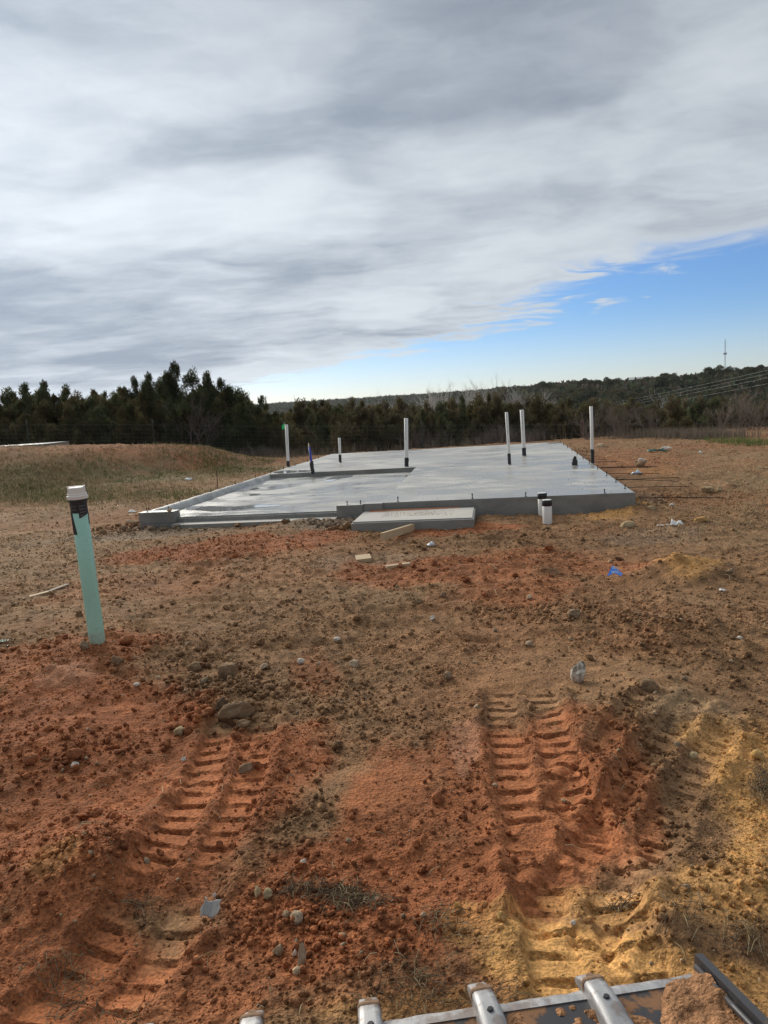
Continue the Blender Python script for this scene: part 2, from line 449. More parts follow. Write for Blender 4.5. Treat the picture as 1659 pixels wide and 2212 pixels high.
# --- soil zones (kind, centre and radii as seen; turned into places on the ground)
ZONES = {
 'red': [(150,1560,330,150,1),(300,1800,420,260,1),(700,1930,330,200,1),(100,2060,400,200,1),(500,1690,260,150,1),(1150,1690,230,190,1),(830,1780,170,190,.9),
         (1000,1900,260,110,1),(520,1188,260,24,.9),(960,1235,190,40,.8),(1100,1275,180,40,.6),(1000,1150,150,14,.9),(1330,1700,120,170,.8),(100,1450,230,70,.8),(1120,1210,150,25,.5),
         (330,1260,200,40,.35),(680,1450,60,60,.5),(1350,1000,140,30,.35),(150,985,300,12,.7),(1300,1230,160,16,.6),(870,2120,600,80,.45),(520,2060,300,140,.85)],
 'yellow': [(1250,2080,230,120,1),(1620,1690,110,170,.9),(1650,1850,110,110,1),(1480,1232,80,28,.75),(1310,1105,85,22,.8),(1480,2140,300,80,.8),(1580,1960,150,90,.75),(1120,2010,120,60,.6),(1540,1600,110,60,.6),(1340,1965,170,60,.6),
            (1010,1990,60,60,.5),(120,1890,70,50,.35),(1400,1020,60,10,.3),(950,2190,400,40,.35)],
 'tan': [(1590,1010,150,38,.45),(1500,1560,110,70,.7),(60,1180,220,60,.55),(250,1270,200,60,.4),(400,1050,200,28,.6),(700,1250,220,45,.35),(1450,1330,170,50,.45),(1300,1340,150,40,.4),
         (1620,1150,120,50,.3),(850,1290,100,30,.3),(150,1100,200,20,.4)],
 'smear': [(1005,1605,36,60,.9),(1020,1570,22,20,.9),(1000,1650,20,40,.8),(150,1480,70,26,.6)],
 'grey': [(420,1145,300,14,.8),(700,1140,110,16,.9),(1120,1108,75,9,1),(800,1215,140,20,.4),(1420,1165,120,22,.35),(1385,1085,40,16,.7)],
}
ZCOL = {'brown': (0.275, 0.152, 0.073), 'red': (0.350, 0.124, 0.049), 'yellow': (0.60, 0.318, 0.108), 'tan': (0.335, 0.215, 0.115), 'grey': (0.31, 0.225, 0.150), 'smear': (0.44, 0.215, 0.120), 'turf': (0.195, 0.155, 0.072)}
ZW = {}
for kx, lst in ZONES.items():
    ZW[kx] = []
    for (u, v, ru, rv, s) in lst:
        c = gp(u, v); lo = gp(u, v + rv); hi = gp(u, v - rv * 0.9)
        ZW[kx].append((c[0], c[1], ru * c[1] / F_PX, max(0.08, (hi[1] - lo[1]) / 2), s))

ZW['turf'] = [(-9.0, 18.2, 5.5, 2.0, .8), (-5.0, 21.0, 2.2, 1.6, .7)]
ZW['red'].append((-9.5, 22.4, 4.2, 1.5, .4)); ZW['red'].append((-5.6, 22.0, .9, 1.2, .6))
def zone(kind, x, y):
    w = np.zeros(x.shape); n = fbm(x, y, 0.9, 5, 5, 0.62) * 1.15
    for cx_, cy_, rx, ry, s in ZW[kind]:
        ang = math.atan2(cx_, cy_); ca, sa = math.cos(ang), math.sin(ang)
        dx, dy = x - cx_, y - cy_
        e = np.sqrt(((dx * ca - dy * sa) / rx) ** 2 + ((dx * sa + dy * ca) / ry) ** 2)
        w = np.maximum(w, s * (1 - sstep(0.72, 1.16, e + n * 0.75)))
    return w

MOUNDS = [  # seen place, radius (m), height (m)
    (1310,1100,0.34,0.17),(1270,1104,0.30,0.10),(1362,1106,0.42,0.09),(1490,1238,0.42,0.10),(1440,1245,0.30,0.06),(212,1398,0.22,0.06),(120,1470,0.6,0.06),(700,1126,0.32,0.15),(640,1140,0.6,0.05),
    (450,1135,0.7,0.05),(1240,1150,0.35,0.06),(490,1500,0.35,0.06),(1420,1500,0.30,0.07),(1330,1560,0.35,0.05),(1250,1345,0.4,0.05),(1450,1375,0.45,0.06),(170,1870,0.30,0.10),(1480,2000,0.22,0.05),
    (1330,1690,0.16,0.05),(1590,1400,0.6,0.07),(760,1960,0.22,0.04),(100,1620,0.35,0.05),(1640,1950,0.3,0.05),(300,1355,0.3,0.06),(960,1136,0.25,0.05),(1180,1060,0.3,0.0),
]
MW = [(gp(u, v)[0], gp(u, v)[1], r_, h_) for u, v, r_, h_ in MOUNDS]
HOLES = [(gp(1213,1150), 0.28, -0.07), (gp(1182,1132), 0.22, -0.05), (gp(840,1890), 0.3, -0.05), (gp(230,2050), 0.28, -0.05)]

# slab frame of reference
TH = R(9.813); SO = np.array([-3.609, 10.480]); SW, SL, SZ = 7.043, 12.096, 0.28
UX = np.array([math.cos(TH), -math.sin(TH)]); UY = np.array([math.sin(TH), math.cos(TH)])
def slab_uv(x, y):
    dx, dy = x - SO[0], y - SO[1]
    return dx * UX[0] + dy * UX[1], dx * UY[0] + dy * UY[1]
def slab_xy(u, v):
    return SO[0] + u * UX[0] + v * UY[0], SO[1] + u * UX[1] + v * UY[1]

def scrape(x, y):
    """where the blade has left the soil flat, 0..1"""
    return sstep(0.08, 0.30, fbm(x * 0.75, y * 1.2, 1.25, 4, 97)) * (1 - 0.6 * sstep(3.6, 5.5, np.hypot(x, y)))

def ground(x, y, full=False):
    x = np.atleast_1d(np.asarray(x, float)); y = np.atleast_1d(np.asarray(y, float))
    z = macro(x, y); near = (np.hypot(x, y) < 45) & (y < 26.8)
    smooth = np.zeros(x.shape)
    if near.any():
        xs, ys = x[near], y[near]; r = np.hypot(xs, ys)
        dz, fl = tracks(xs, ys)
        scr = scrape(xs, ys); rough = (1 - 0.85 * fl) * (1 - 0.72 * scr)
        h = 0.040 * fbm(xs, ys, 1.9, 3, 1) + rough * (0.022 * fbm(xs, ys, 0.42, 3, 2) + 0.012 * fbm(xs, ys, 0.13, 3, 3))
        lump = fbm(xs, ys, 0.16, 3, 8, 0.6); h += rough * (0.026 * np.clip(lump, 0, 1) + 0.016 * fbm(xs, ys, 0.075, 2, 9)) * sstep(2.5, 5, r)
        h += rough * 0.008 * fbm(xs, ys, 0.045, 2, 4) * (1 - sstep(5, 9, r))
        h += 0.05 * np.clip(fbm(xs, ys, 0.5, 3, 12), 0, 1) * sstep(7, 14, r)
        rb = np.clip(fbm(xs, ys, 1.1, 3, 77) * .9 + .62, .12, 1) * np.clip(fbm(xs, ys, .3, 2, 78) + .75, .2, 1) * rough
        wx = xs + .012 * fbm(xs, ys, .05, 2, 14); wy = ys + .012 * fbm(ys, xs, .05, 2, 15)
        h += rb * (0.018 * worley(wx, wy, 0.052, 1) * (1 - sstep(5.5, 9, r)) + 0.024 * worley(wx, wy, 0.068, 2) * sstep(2.5, 5, r) + 0.034 * worley(wx, wy, 0.13, 3) * sstep(6, 12, r))
        h += scr * 0.007 * fbm(xs * 0.22, ys * 1.6, 0.10, 3, 98)
        # old wheel ruts across the middle of the lot
        yy = ys + 0.12 * xs + 0.25 * fbm(xs, ys, 2.5, 2, 33)
        h += 0.016 * np.sin(yy * 2 * np.pi / 0.34) * sstep(0.0, 0.35, fbm(xs, ys, 2.2, 2, 31)) * sstep(3.8, 5, r) * (1 - sstep(14, 18, r))
        for mx, my, mr, mh in MW:
            d = np.hypot(xs - mx, ys - my) / mr
            h += mh * np.exp(-d ** 2 * 1.4) * (1 + 0.5 * fbm(xs, ys, 0.2, 3, 21))
        for c, mr, mh in HOLES:
            h += mh * np.exp(-(np.hypot(xs - c[0], ys - c[1]) / mr) ** 2)
        u, v = slab_uv(xs, ys)      # keep soil below the floor of the slab
        ins = sstep(-0.02, 0.12, u) * (1 - sstep(SW - 0.12, SW + 0.02, u)) * sstep(-0.12, 0.05, v) * (1 - sstep(SL - 0.1, SL + 0.02, v))
        prc = sstep(3.36, 3.46, u) * (1 - sstep(4.86, 4.96, u)) * sstep(-0.98, -0.88, v) * (1 - sstep(0, 0.1, v))
        zz = z[near] + h + dz
        k = np.maximum(ins, prc); zz = zz * (1 - k) + np.minimum(zz, -0.25) * k
        z[near] = zz; smooth[near] = np.maximum(fl, 0.45 * scr)
    if full: return z, smooth
    return z

def gz(x, y): return float(ground([x], [y])[0])

def soil_color(x, y, smooth=None):
    x = np.asarray(x, float); y = np.asarray(y, float); r = np.hypot(x, y)
    c = np.tile(np.array(ZCOL['brown']), (len(x), 1))
    near = r < 45
    for kx in ('tan', 'grey', 'turf', 'red', 'yellow', 'smear'):
        w = np.zeros(len(x)); w[near] = zone(kx, x[near], y[near])
        c = c * (1 - w[:, None]) + np.array(ZCOL[kx]) * w[:, None]
    # damp and dry patches, a rusty cast here and there
    n = fbm(x, y, 0.7, 4, 41); n2 = fbm(x, y, 0.12, 3, 43); n3 = fbm(x, y, 2.6, 3, 47)
    c = c * (1 + 0.30 * n + 0.28 * n2)[:, None]
    rust = np.clip(n3 * 1.1, 0, 0.34)[:, None]; c = c * (1 - rust) + rust * np.array((0.34, 0.135, 0.056))
    if smooth is not None: c = c * (1 + 0.22 * smooth)[:, None]
    # turf and leaf litter outside the lot
    far = sstep(27, 33, y) * 1.0
    wood = np.array((0.065, 0.058, 0.035)) * (1 + 0.4 * fbm(x, y, 14, 3, 49))[:, None]
    c = c * (1 - far[:, None]) + wood * far[:, None]
    hill = sstep(120, 400, r)[:, None]
    c = c * (1 - hill) + hill * np.array((0.035, 0.042, 0.024)) * (1 + 0.3 * fbm(x, y, 60, 3, 48))[:, None]
    return np.clip(c, 0.004, 0.9)

def build_ground():
    rr = [0.0]
    r = 0.5
    while r < 40: rr.append(r); r *= (1.03 if r < 1.4 else (1.0030 if r < 4.2 else (1.0040 if r < 12 else 1.0058)))
    while r < 6000: rr.append(r); r *= 1.05
    rr = np.array(rr)
    fine = np.radians(np.linspace(-43, 43, 500)); coarse = np.radians(np.arange(49, 312, 4.0))
    ang = np.concatenate([fine, coarse]); na = len(ang); nr = len(rr)
    Rg, Ag = np.meshgrid(rr[1:], ang, indexing='ij')
    X = (Rg * np.sin(Ag)).ravel(); Y = (Rg * np.cos(Ag)).ravel()
    X = np.concatenate([[0.0], X]); Y = np.concatenate([[0.0], Y])
    Z, sm = ground(X, Y, True)
    global GRID
    GRID = (np.log(rr[1:]), rr[1:], fine, Z[1:].reshape(nr - 1, na)[:, :len(fine)].copy(), sm[1:].reshape(nr - 1, na)[:, :len(fine)].copy())
    Z = np.where((np.hypot(X, Y) > 3500), Z - 40, Z)
    col = np.column_stack([soil_color(X, Y, sm), 1 - 0.62 * np.clip(sm * 1.2, 0, 1)])
    i = np.arange(nr - 2)[:, None] * na + 1; j = np.arange(na)[None]; j2 = (j + 1) % na
    q = np.stack([i + j, i + j2, i + na + j2, i + na + j], -1).reshape(-1, 4)[:, ::-1]
    o = mesh_np('ground', np.stack([X, Y, Z], -1), q, M_SOIL, True, col)
    # close the middle
    tag(o, kind='structure', label='bare reddish brown dirt building lot with pressed track marks')
    return o
GROUND = build_ground()
ground_exact = ground
def ground(x, y, full=False):
    """height of the ground sheet, read off its own grid where that is fine"""
    x = np.atleast_1d(np.asarray(x, float)); y = np.atleast_1d(np.asarray(y, float))
    lr, rr, an, Zg, Sg = GRID; r = np.hypot(x, y); a = np.arctan2(x, y)
    fi = np.clip(np.interp(r, rr, np.arange(len(rr))), 0, len(rr) - 1.001); fj = np.clip((a - an[0]) / (an[1] - an[0]), 0, len(an) - 1.001)
    i = fi.astype(int); j = fj.astype(int); u = fi - i; v = fj - j
    z = (Zg[i, j] * (1 - v) + Zg[i, j + 1] * v) * (1 - u) + (Zg[i + 1, j] * (1 - v) + Zg[i + 1, j + 1] * v) * u
    out = (np.abs(a) > an[-1]) | (r < rr[0]) | (r > rr[-2])
    if out.any(): z[out] = ground_exact(x[out], y[out])
    if full: return z, np.where(out, 0, Sg[i, j])
    return z


# ------------------------------------------------------------------ concrete
def concrete_mat(name, base, rlo, rhi, streak=1.0, var=0.16):
    m, t, b = new_mat(name)
    tc = t.new('ShaderNodeTexCoord'); ob = tc.outputs['Object']
    bands = t.noise(t.mapping(ob, scale=(0.62, 1.15, 1.0), rot=(0, 0, R(9))), 1.3 * streak, 6, 0.62, 1.2)
    blot = t.noise(ob, 0.55, 4, 0.55); fine = t.noise(ob, 26, 5, 0.6); spk = t.noise(ob, 190, 2, 0.5)
    k = t.math('ADD', t.math('MULTIPLY', bands, 0.55), t.math('ADD', t.math('MULTIPLY', blot, 0.30), t.math('MULTIPLY', fine, 0.15)))
    f = t.ramp(k, 0.41, 0.60)
    c = t.mix(f, rgba([x * (1 - var) for x in base]), rgba([x * (1 + var) for x in base]))
    tint = t.ramp(t.noise(ob, 0.42, 3, 0.5), 0.52, 0.70)
    c = t.mix(t.math('MULTIPLY', tint, 0.55), c, rgba((base[0] * 0.97, base[1] * 1.02, base[2] * 1.07)))
    warm = t.ramp(t.noise(t.mapping(ob, loc=(7, 3, 0)), 0.6, 3, 0.5), 0.56, 0.74)
    c = t.mix(t.math('MULTIPLY', warm, 0.5), c, rgba((base[0] * 1.05, base[1] * 0.97, base[2] * 0.86)))
    c = t.mix(t.math('MULTIPLY', t.ramp(spk, 0.62, 0.72), 0.25), c, rgba([x * 0.6 for x in base]))
    stain = t.math('MULTIPLY', t.ramp(t.noise(t.mapping(ob, scale=(.5, 1.0, 1.0), loc=(2, 9, 4)), 1.1, 6, .68, .6), .54, .66), .5); c = t.mix(stain, c, rgba([x * .62 for x in base]))
    mud = t.math('MULTIPLY', t.ramp(t.noise(t.mapping(ob, loc=(5, 2, 8)), 2.4, 6, .7), .63, .74), .45); c = t.mix(mud, c, (.30, .20, .12, 1))
    t.put(b.inputs['Base Color'], c)
    t.put(b.inputs['Roughness'], t.ramp(t.math('ADD', t.math('MULTIPLY', bands, 0.6), t.math('MULTIPLY', blot, 0.4)), 0.38, 0.62, rlo, rhi))
    t.put(b.inputs['Normal'], t.bump(t.math('ADD', fine, t.math('MULTIPLY', bands, 0.6)), 0.05, 0.003))
    return m

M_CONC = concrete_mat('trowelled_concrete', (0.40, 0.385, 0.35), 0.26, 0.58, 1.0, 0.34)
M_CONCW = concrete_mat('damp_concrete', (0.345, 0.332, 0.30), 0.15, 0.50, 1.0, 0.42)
M_CONCF = concrete_mat('shaded_formed_concrete', (0.225, 0.215, 0.19), 0.55, 0.8, 2.2, 0.2)  # formed sides, base colour darkened to put in the shade on them
M_CONCP = concrete_mat('broomed_concrete', (0.45, 0.42, 0.365), 0.5, 0.75, 1.5)
M_WATER, t_, b_ = new_mat('standing_water')
b_.inputs['Base Color'].default_value = (0.62, 0.63, 0.64, 1); b_.inputs['Metallic'].default_value = 0.45; b_.inputs['Roughness'].default_value = 0.03  # pale, partly metallic base paints extra sky reflection into the water
b_.inputs['IOR'].default_value = 1.6; b_.inputs['Specular IOR Level'].default_value = 0.8
M_REBAR = simple('dark_steel_bar', (0.035, 0.028, 0.025), 0.6, 0.6, 0.3, 60)
M_RUST = simple('rusty_steel', (0.11, 0.04, 0.028), 0.8, 0.2, 0.3, 40)

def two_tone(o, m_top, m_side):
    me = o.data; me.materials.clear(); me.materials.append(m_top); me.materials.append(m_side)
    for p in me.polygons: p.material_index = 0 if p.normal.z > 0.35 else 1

slab = empty('concrete_slab', (SO[0], SO[1], 0), -TH)
tag(slab, 'large light grey poured concrete house slab with a sunken garage bay', 'slab')
AF, AB, GB = 3.62, 3.47, 5.63       # garage bay: right edge at front and back, depth
bm = bmesh.new()
prism(bm, [(AF, 0), (SW, 0), (SW, SL), (0, SL), (0, GB), (AB, GB)], -0.45, SZ)
ed = [e for e in bm.edges if all(v.co.z > 0.2 for v in e.verts)]
bmesh.ops.bevel(bm, geom=ed, offset=0.012, segments=2, affect='EDGES')
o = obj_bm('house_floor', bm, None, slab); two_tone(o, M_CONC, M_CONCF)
bm = bmesh.new(); prism(bm, [(0.14, 0.03), (AF - 0.002, 0.03), (AB - 0.002, GB - 0.002), (0.14, GB - 0.002)], -0.4, 0.185)
ed = [e for e in bm.edges if all(v.co.z > 0.1 and v.co.y < 0.1 for v in e.verts)]
bmesh.ops.bevel(bm, geom=ed, offset=0.025, segments=3, affect='EDGES')
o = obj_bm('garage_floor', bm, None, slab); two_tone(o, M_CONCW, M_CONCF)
tag(o, 'sunken garage floor with shallow puddles')
# rounded kerb along the left edge of the bay
bm = bmesh.new()
prof = [(0.002, -0.4), (0.002, 0.235), (0.02, 0.268), (0.055, 0.284), (0.10, 0.282), (0.14, 0.262), (0.165, 0.225), (0.178, 0.187)]
n = 40; rows = []
for i in range(n + 1):
    v = 0.14 + (GB - 0.15) * i / n; w = 0.006 * math.sin(i * 1.7) + 0.004 * math.sin(i * 0.6)
    rows.append([bm.verts.new((x + (w if z > 0 else 0) * (0.3 if x < 0.05 else 1), v, z + (w * 0.6 if z > 0.2 else 0))) for x, z in prof])
for i in range(n):
    for k in range(len(prof) - 1): bm.faces.new((rows[i][k], rows[i][k + 1], rows[i + 1][k + 1], rows[i + 1][k]))
bm.faces.new(rows[0]); bm.faces.new(rows[-1][::-1])
o = obj_bm('kerb', bm, M_CONC, slab, True)
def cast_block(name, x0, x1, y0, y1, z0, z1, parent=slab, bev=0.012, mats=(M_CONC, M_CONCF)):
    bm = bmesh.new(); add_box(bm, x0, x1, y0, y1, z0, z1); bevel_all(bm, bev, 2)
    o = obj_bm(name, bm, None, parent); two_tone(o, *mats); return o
cast_block('stub_wall', -0.01, 0.545, -0.06, 0.145, 0.125, 0.286)
cast_block('footing', -0.004, 0.540, -0.053, 0.13, -0.4, 0.1225)
cast_block('stub_wall', 3.00, 3.375, -0.07, 0.10, 0.10, 0.274)
cast_block('footing', 3.006, 3.37, -0.063, 0.09, -0.4, 0.0975)
cast_block('return_wall', 3.378, AF + 0.03, -0.045, 0.20, -0.4, 0.281, bev=0.03)
cast_block('door_ledge', 0.55, 2.995, -0.20, 0.028, -0.4, 0.108, bev=0.015, mats=(M_CONCP, M_CONCF))

porch = empty('porch_pad', (*slab_xy(3.38, -0.055), 0), -TH)
tag(porch, 'low concrete porch pad poured against the front of the big slab', 'porch pad')
bm = bmesh.new(); prism(bm, [(0.02, -0.93), (1.57, -0.93), (1.56, -0.004), (0.0, -0.004)], -0.4, 0.18)
ed = [e for e in bm.edges if all(v.co.z > 0.1 for v in e.verts)]
bmesh.ops.bevel(bm, geom=ed, offset=0.02, segments=3, affect='EDGES')
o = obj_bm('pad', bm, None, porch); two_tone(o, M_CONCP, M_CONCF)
# drift of red soil along the back of the pad
bm = bmesh.new(); pr = None; rg = random.Random(4)
for i in range(26):
    x = 0.10 + i * 0.05; d = 0.10 * (1 - i / 30) + 0.03 * rg.random()
    r_ = [bm.verts.new((x, -0.008, 0.1815 + 0.012)), bm.verts.new((x, -0.008 - d * 0.5, 0.181 + 0.006 * rg.random() + 0.003)), bm.verts.new((x, -0.008 - d, 0.1802))]
    if pr:
        for k in range(2): bm.faces.new((pr[k], r_[k], r_[k + 1], pr[k + 1]))
    pr = r_
M_REDDUST = simple('red_dust', (0.33, 0.13, 0.06), 0.95, var=0.2, scale=40)
tag(obj_bm('soil_drift', bm, M_REDDUST, porch, True), 'red soil washed along the back of the pad')
rg = random.Random(9)
V_, F_, I_ = scatter_merge([rock_shape(ICO1, k, 0.4, 0.6) for k in range(4)],
    np.array([[0.35 + rg.random() * 0.95, -0.62 + rg.random() * 0.36, 0.183] for _ in range(240)]), np.array([[rg.uniform(.002, .007)] * 3 for _ in range(240)]), RNG)
tag(mesh_np('crumbs', V_, F_, M_REDDUST, parent=porch), kind='stuff')

# crumbs of soil and mortar strewn over the slab
pts = np.array([[RNG.uniform(AF, SW - .1), RNG.uniform(.05, 4.5) ** 1.0, SZ + 0.002] for _ in range(110)])
V_, F_, I_ = scatter_merge([rock_shape(ICO1, k, 0.4, 0.6) for k in range(4)], pts, np.repeat(RNG.uniform(.003, .009, (110, 1)), 3, 1), RNG)
tag(mesh_np('crumbs', V_, F_, simple('grit', (0.10, 0.085, 0.07), .95), parent=slab), kind='stuff')

# anchor bolts standing in the edge of the slab
def bolt_mesh():
    bm = bmesh.new(); tube(bm, [(0, 0, -0.03), (0, 0, 0.062)], 0.0062, 8); tube(bm, [(0, 0, 0.002), (0, 0, 0.005)], 0.016, 10)
    tube(bm, [(0, 0, 0.040), (0, 0, 0.050)], 0.011, 6)
    me = bpy.data.meshes.new('anchor_bolt'); bm.to_mesh(me); bm.free(); me.materials.append(M_REBAR); return me
BOLT = bolt_mesh()
spots = [(0.09, 0.02, .286), (0.42, 0.05, .286), (0.045, 0.16, .283), (3.14, 0.02, .274), (3.33, 0.02, .274), (3.86, .06, SZ), (4.90, .06, SZ), (5.62, .06, SZ), (6.66, .06, SZ),
         (0.05, 1.2, .283), (0.05, 2.5, .283), (0.05, 3.7, .283), (0.05, 4.9, .283)]
spots += [(SW - .06, v, SZ) for v in (0.45, 1.25, 2.2, 3.3, 4.5, 5.6, 6.8, 8.0, 9.2, 10.4, 11.5)] + [(0.06, v, SZ) for v in (5.9, 6.9, 7.9, 9.1, 10.3, 11.6)]
for k, (u, v, z) in enumerate(spots):
    o = bpy.data.objects.new('anchor_bolt', BOLT); COL.objects.link(o); o.parent = slab; o.location = (u, v, z)
    o.rotation_euler = (random.uniform(-.08, .08), random.uniform(-.08, .08), 0); o.scale = (1, 1, random.uniform(.85, 1.25))

# reinforcing bars left sticking out of the right side
def rebar(name, p0, p1, rad, mat, parent, sag=0.0):
    bm = bmesh.new(); p0, p1 = Vector(p0), Vector(p1); n = max(6, int((p1 - p0).length / 0.03)); pts, rr = [], []
    for i in range(n + 1):
        t = i / n; pts.append(p0.lerp(p1, t) - Vector((0, 0, sag * t * t))); rr.append(rad * (1.12 if i % 2 else 0.94))
    tube(bm, pts, rr, 6); return obj_bm(name, bm, mat, parent)
for k, (v, L, z, dv) in enumerate([(0.35, 1.2, .16, -.06), (-.0 + .12, .5, .06, .05), (1.35, 1.0, .18, -.02), (2.15, 1.1, .2, .22), (2.22, 1.0, .22, -.20), (3.3, 1.0, .2, .06), (4.35, 1.1, .2, .18), (4.5, 1.2, .19, -.05),
                                (5.6, .7, .2, .1), (6.7, .6, .2, .2), (8.0, .5, .2, -.1), (9.4, .5, .2, .1)]):
    rebar('rebar', (SW - 0.05, v, z), (SW + L, v + dv, z + random.uniform(-.05, .02)), 0.0048, M_REBAR, slab, 0.03)

# puddles in the bay (outlines in slab coordinates)
def puddle(pts, z, label):
    P = [Vector((*slab_xy(u, v), 0)) for u, v in pts]; n = len(P); out = []
    for i in range(n):
        p0, p1, p2, p3 = P[i - 1], P[i], P[(i + 1) % n], P[(i + 2) % n]
        for k in range(6):
            t = k / 6; q = 0.5 * ((2 * p1) + (p2 - p0) * t + (2 * p0 - 5 * p1 + 4 * p2 - p3) * t * t + (3 * p1 - p0 - 3 * p2 + p3) * t ** 3)
            out.append((q.x + random.gauss(0, .008), q.y + random.gauss(0, .02)))
    bm = bmesh.new(); bm.faces.new([bm.verts.new((x, y, z)) for x, y in out]); bmesh.ops.triangulate(bm, faces=bm.faces[:])
    o = obj_bm('puddle', bm, M_WATER)
    if o.data.polygons[0].normal.z < 0: o.data.flip_normals()
    tag(o, label, kind='structure'); return o
def suv(u, v, z=0.189):
    p = gp(u, v, z); return slab_uv(p[0], p[1])
def zpx(u, v, s=0.5):   # zoomed drawing units -> photo units
    return ((500 + u * 0.7836) / 1.8517, (1750 + v * 0.7836) / 1.8517)
def ppx(lst): return [suv(*zpx(u, v)) for u, v in lst]
puddle(ppx([(700, 208), (830, 202), (800, 214), (720, 222), (700, 238), (640, 250), (690, 258), (600, 272), (560, 270), (600, 256), (650, 232)]), 0.189, 'long puddle along the left kerb at the back of the garage bay')
puddle(ppx([(1030, 212), (1090, 196), (1158, 190), (1155, 200), (1100, 210), (1050, 224), (1018, 224)]), 0.189, 'small bright puddle near the back wall of the garage bay')
puddle(ppx([(330, 352), (420, 350), (560, 352), (700, 343), (800, 345), (760, 352), (600, 362), (480, 376), (380, 372), (310, 366)]), 0.189, 'broad puddle at the front of the garage bay')
puddle(ppx([(640, 288), (690, 286), (680, 293), (642, 295)]), 0.189, 'tiny puddle in the middle of the garage bay')
puddle([suv(*q, SZ + .004) for q in [(590, 1021), (612, 1016.5), (640, 1016), (668, 1015.5), (668, 1018), (640, 1019.5), (610, 1022.5)]], SZ + .004, 'thin puddle on the house floor just behind the garage bay')


# ------------------------------------------------------------------ plumbing pipes standing in the slab
M_PVC = simple('white_pvc', (0.74, 0.72, 0.67), 0.38, var=0.05, scale=14, bumps=0.03)
M_TAPE = simple('black_tape', (0.018, 0.018, 0.02), 0.42, var=0.2, scale=60, bumps=0.4, bdist=0.003)
M_PRINT = simple('grey_print', (0.10, 0.10, 0.11), 0.6, var=0.1)
M_INK = simple('black_print', (0.08, 0.08, 0.085), 0.6, var=0.1)
M_BORE = simple('pipe_bore', (0.10, 0.10, 0.095), 0.8)

def frame_to(a, b):
    d = (Vector(b) - Vector(a)); return d.to_track_quat('Z', 'Y').to_matrix().to_4x4(), d.length

def open_pipe(bm, r, L, wall=0.006, n=24, z0=0.0, wob=0.0):
    rings = []
    for (rad, z) in ((r, z0), (r, z0 + (L - z0) * 0.5), (r, L - 0.001), (r - 0.001, L), (r - wall, L), (r - wall, L - 0.14)):
        rings.append([bm.verts.new((rad * math.cos(2 * math.pi * k / n), rad * math.sin(2 * math.pi * k / n), z)) for k in range(n)])
    for i in range(len(rings) - 1):
        for k in range(n): bm.faces.new((rings[i][k], rings[i][(k + 1) % n], rings[i + 1][(k + 1) % n], rings[i + 1][k]))
    bm.faces.new(rings[-1])

def sleeve(bm, r, z0, z1, n=20, folds=0.0, seed=0):
    rg = random.Random(seed); rings = []
    for i in range(7):
        z = z0 + (z1 - z0) * i / 6
        rings.append([bm.verts.new(((r + folds * rg.uniform(0, 1)) * math.cos(2 * math.pi * k / n), (r + folds * rg.uniform(0, 1)) * math.sin(2 * math.pi * k / n), z + (rg.uniform(-1, 1) * folds * 2 if i == 6 else 0))) for k in range(n)])
    for i in range(6):
        for k in range(n): bm.faces.new((rings[i][k], rings[i][(k + 1) % n], rings[i + 1][(k + 1) % n], rings[i + 1][k]))
    bm.faces.new(rings[-1])

def collar(parent, r):
    bm = bmesh.new(); n = 20; rg = random.Random(int(r * 1e5))
    a = [bm.verts.new((r * 0.9 * math.cos(2 * math.pi * k / n), r * 0.9 * math.sin(2 * math.pi * k / n), 0.014)) for k in range(n)]
    b = [bm.verts.new((r * rg.uniform(1.25, 1.6) * math.cos(2 * math.pi * k / n), r * rg.uniform(1.25, 1.6) * math.sin(2 * math.pi * k / n), 0.002)) for k in range(n)]
    for k in range(n): bm.faces.new((a[k], b[k], b[(k + 1) % n], a[(k + 1) % n]))
    return obj_bm('mortar_ring', bm, M_CONC, parent, True)

def slab_pipe(base, top, tape_v, width_px, label, printed=True, name='vent_pipe', pipe_mat=None):
    b = gp(*base, SZ); t = at(*top, b[1]); r = width_px / 2 / F_PX * b[1]
    mt, L = frame_to(b, t)
    e = empty(name); e.matrix_world = Matrix.Translation(Vector(b)) @ mt
    tag(e, label, 'pipe', 'plumbing pipes standing in the slab')
    bm = bmesh.new(); open_pipe(bm, r, L, 0.006, 24, -0.1); obj_bm('pipe', bm, pipe_mat or M_PVC, e, False)
    for p in e.children[0].data.polygons: p.use_smooth = len(p.vertices) == 4
    tl = L * (base[1] - tape_v) / (base[1] - top[1])
    bm = bmesh.new(); sleeve(bm, r * 1.06, -0.05, tl, 20, 0.0025, int(base[0])); obj_bm('tape_sleeve', bm, M_TAPE, e)
    if printed:
        cam_a = math.atan2(-b[1], -b[0]) + random.uniform(-.5, .5); inv = mt.to_3x3().inverted()
        d = inv @ Vector((math.cos(cam_a), math.sin(cam_a), 0)); a0 = math.atan2(d.y, d.x)
        bm = bmesh.new(); z = tl + (L - tl) * 0.45
        while z < L - 0.03:
            h = random.uniform(.02, .05)
            if z + h > L - .01: break
            vs = []
            for aa, zz in ((a0 - .10, z), (a0 + .10, z), (a0 + .10, z + h), (a0 - .10, z + h)):
                vs.append(bm.verts.new(((r + .0012) * math.cos(aa), (r + .0012) * math.sin(aa), zz)))
            bm.faces.new(vs); z += h + random.uniform(.006, .02)
        tag(obj_bm('print', bm, M_INK, e), kind='stuff')
    collar(e, r * 1.1)
    return e, mt, L, r

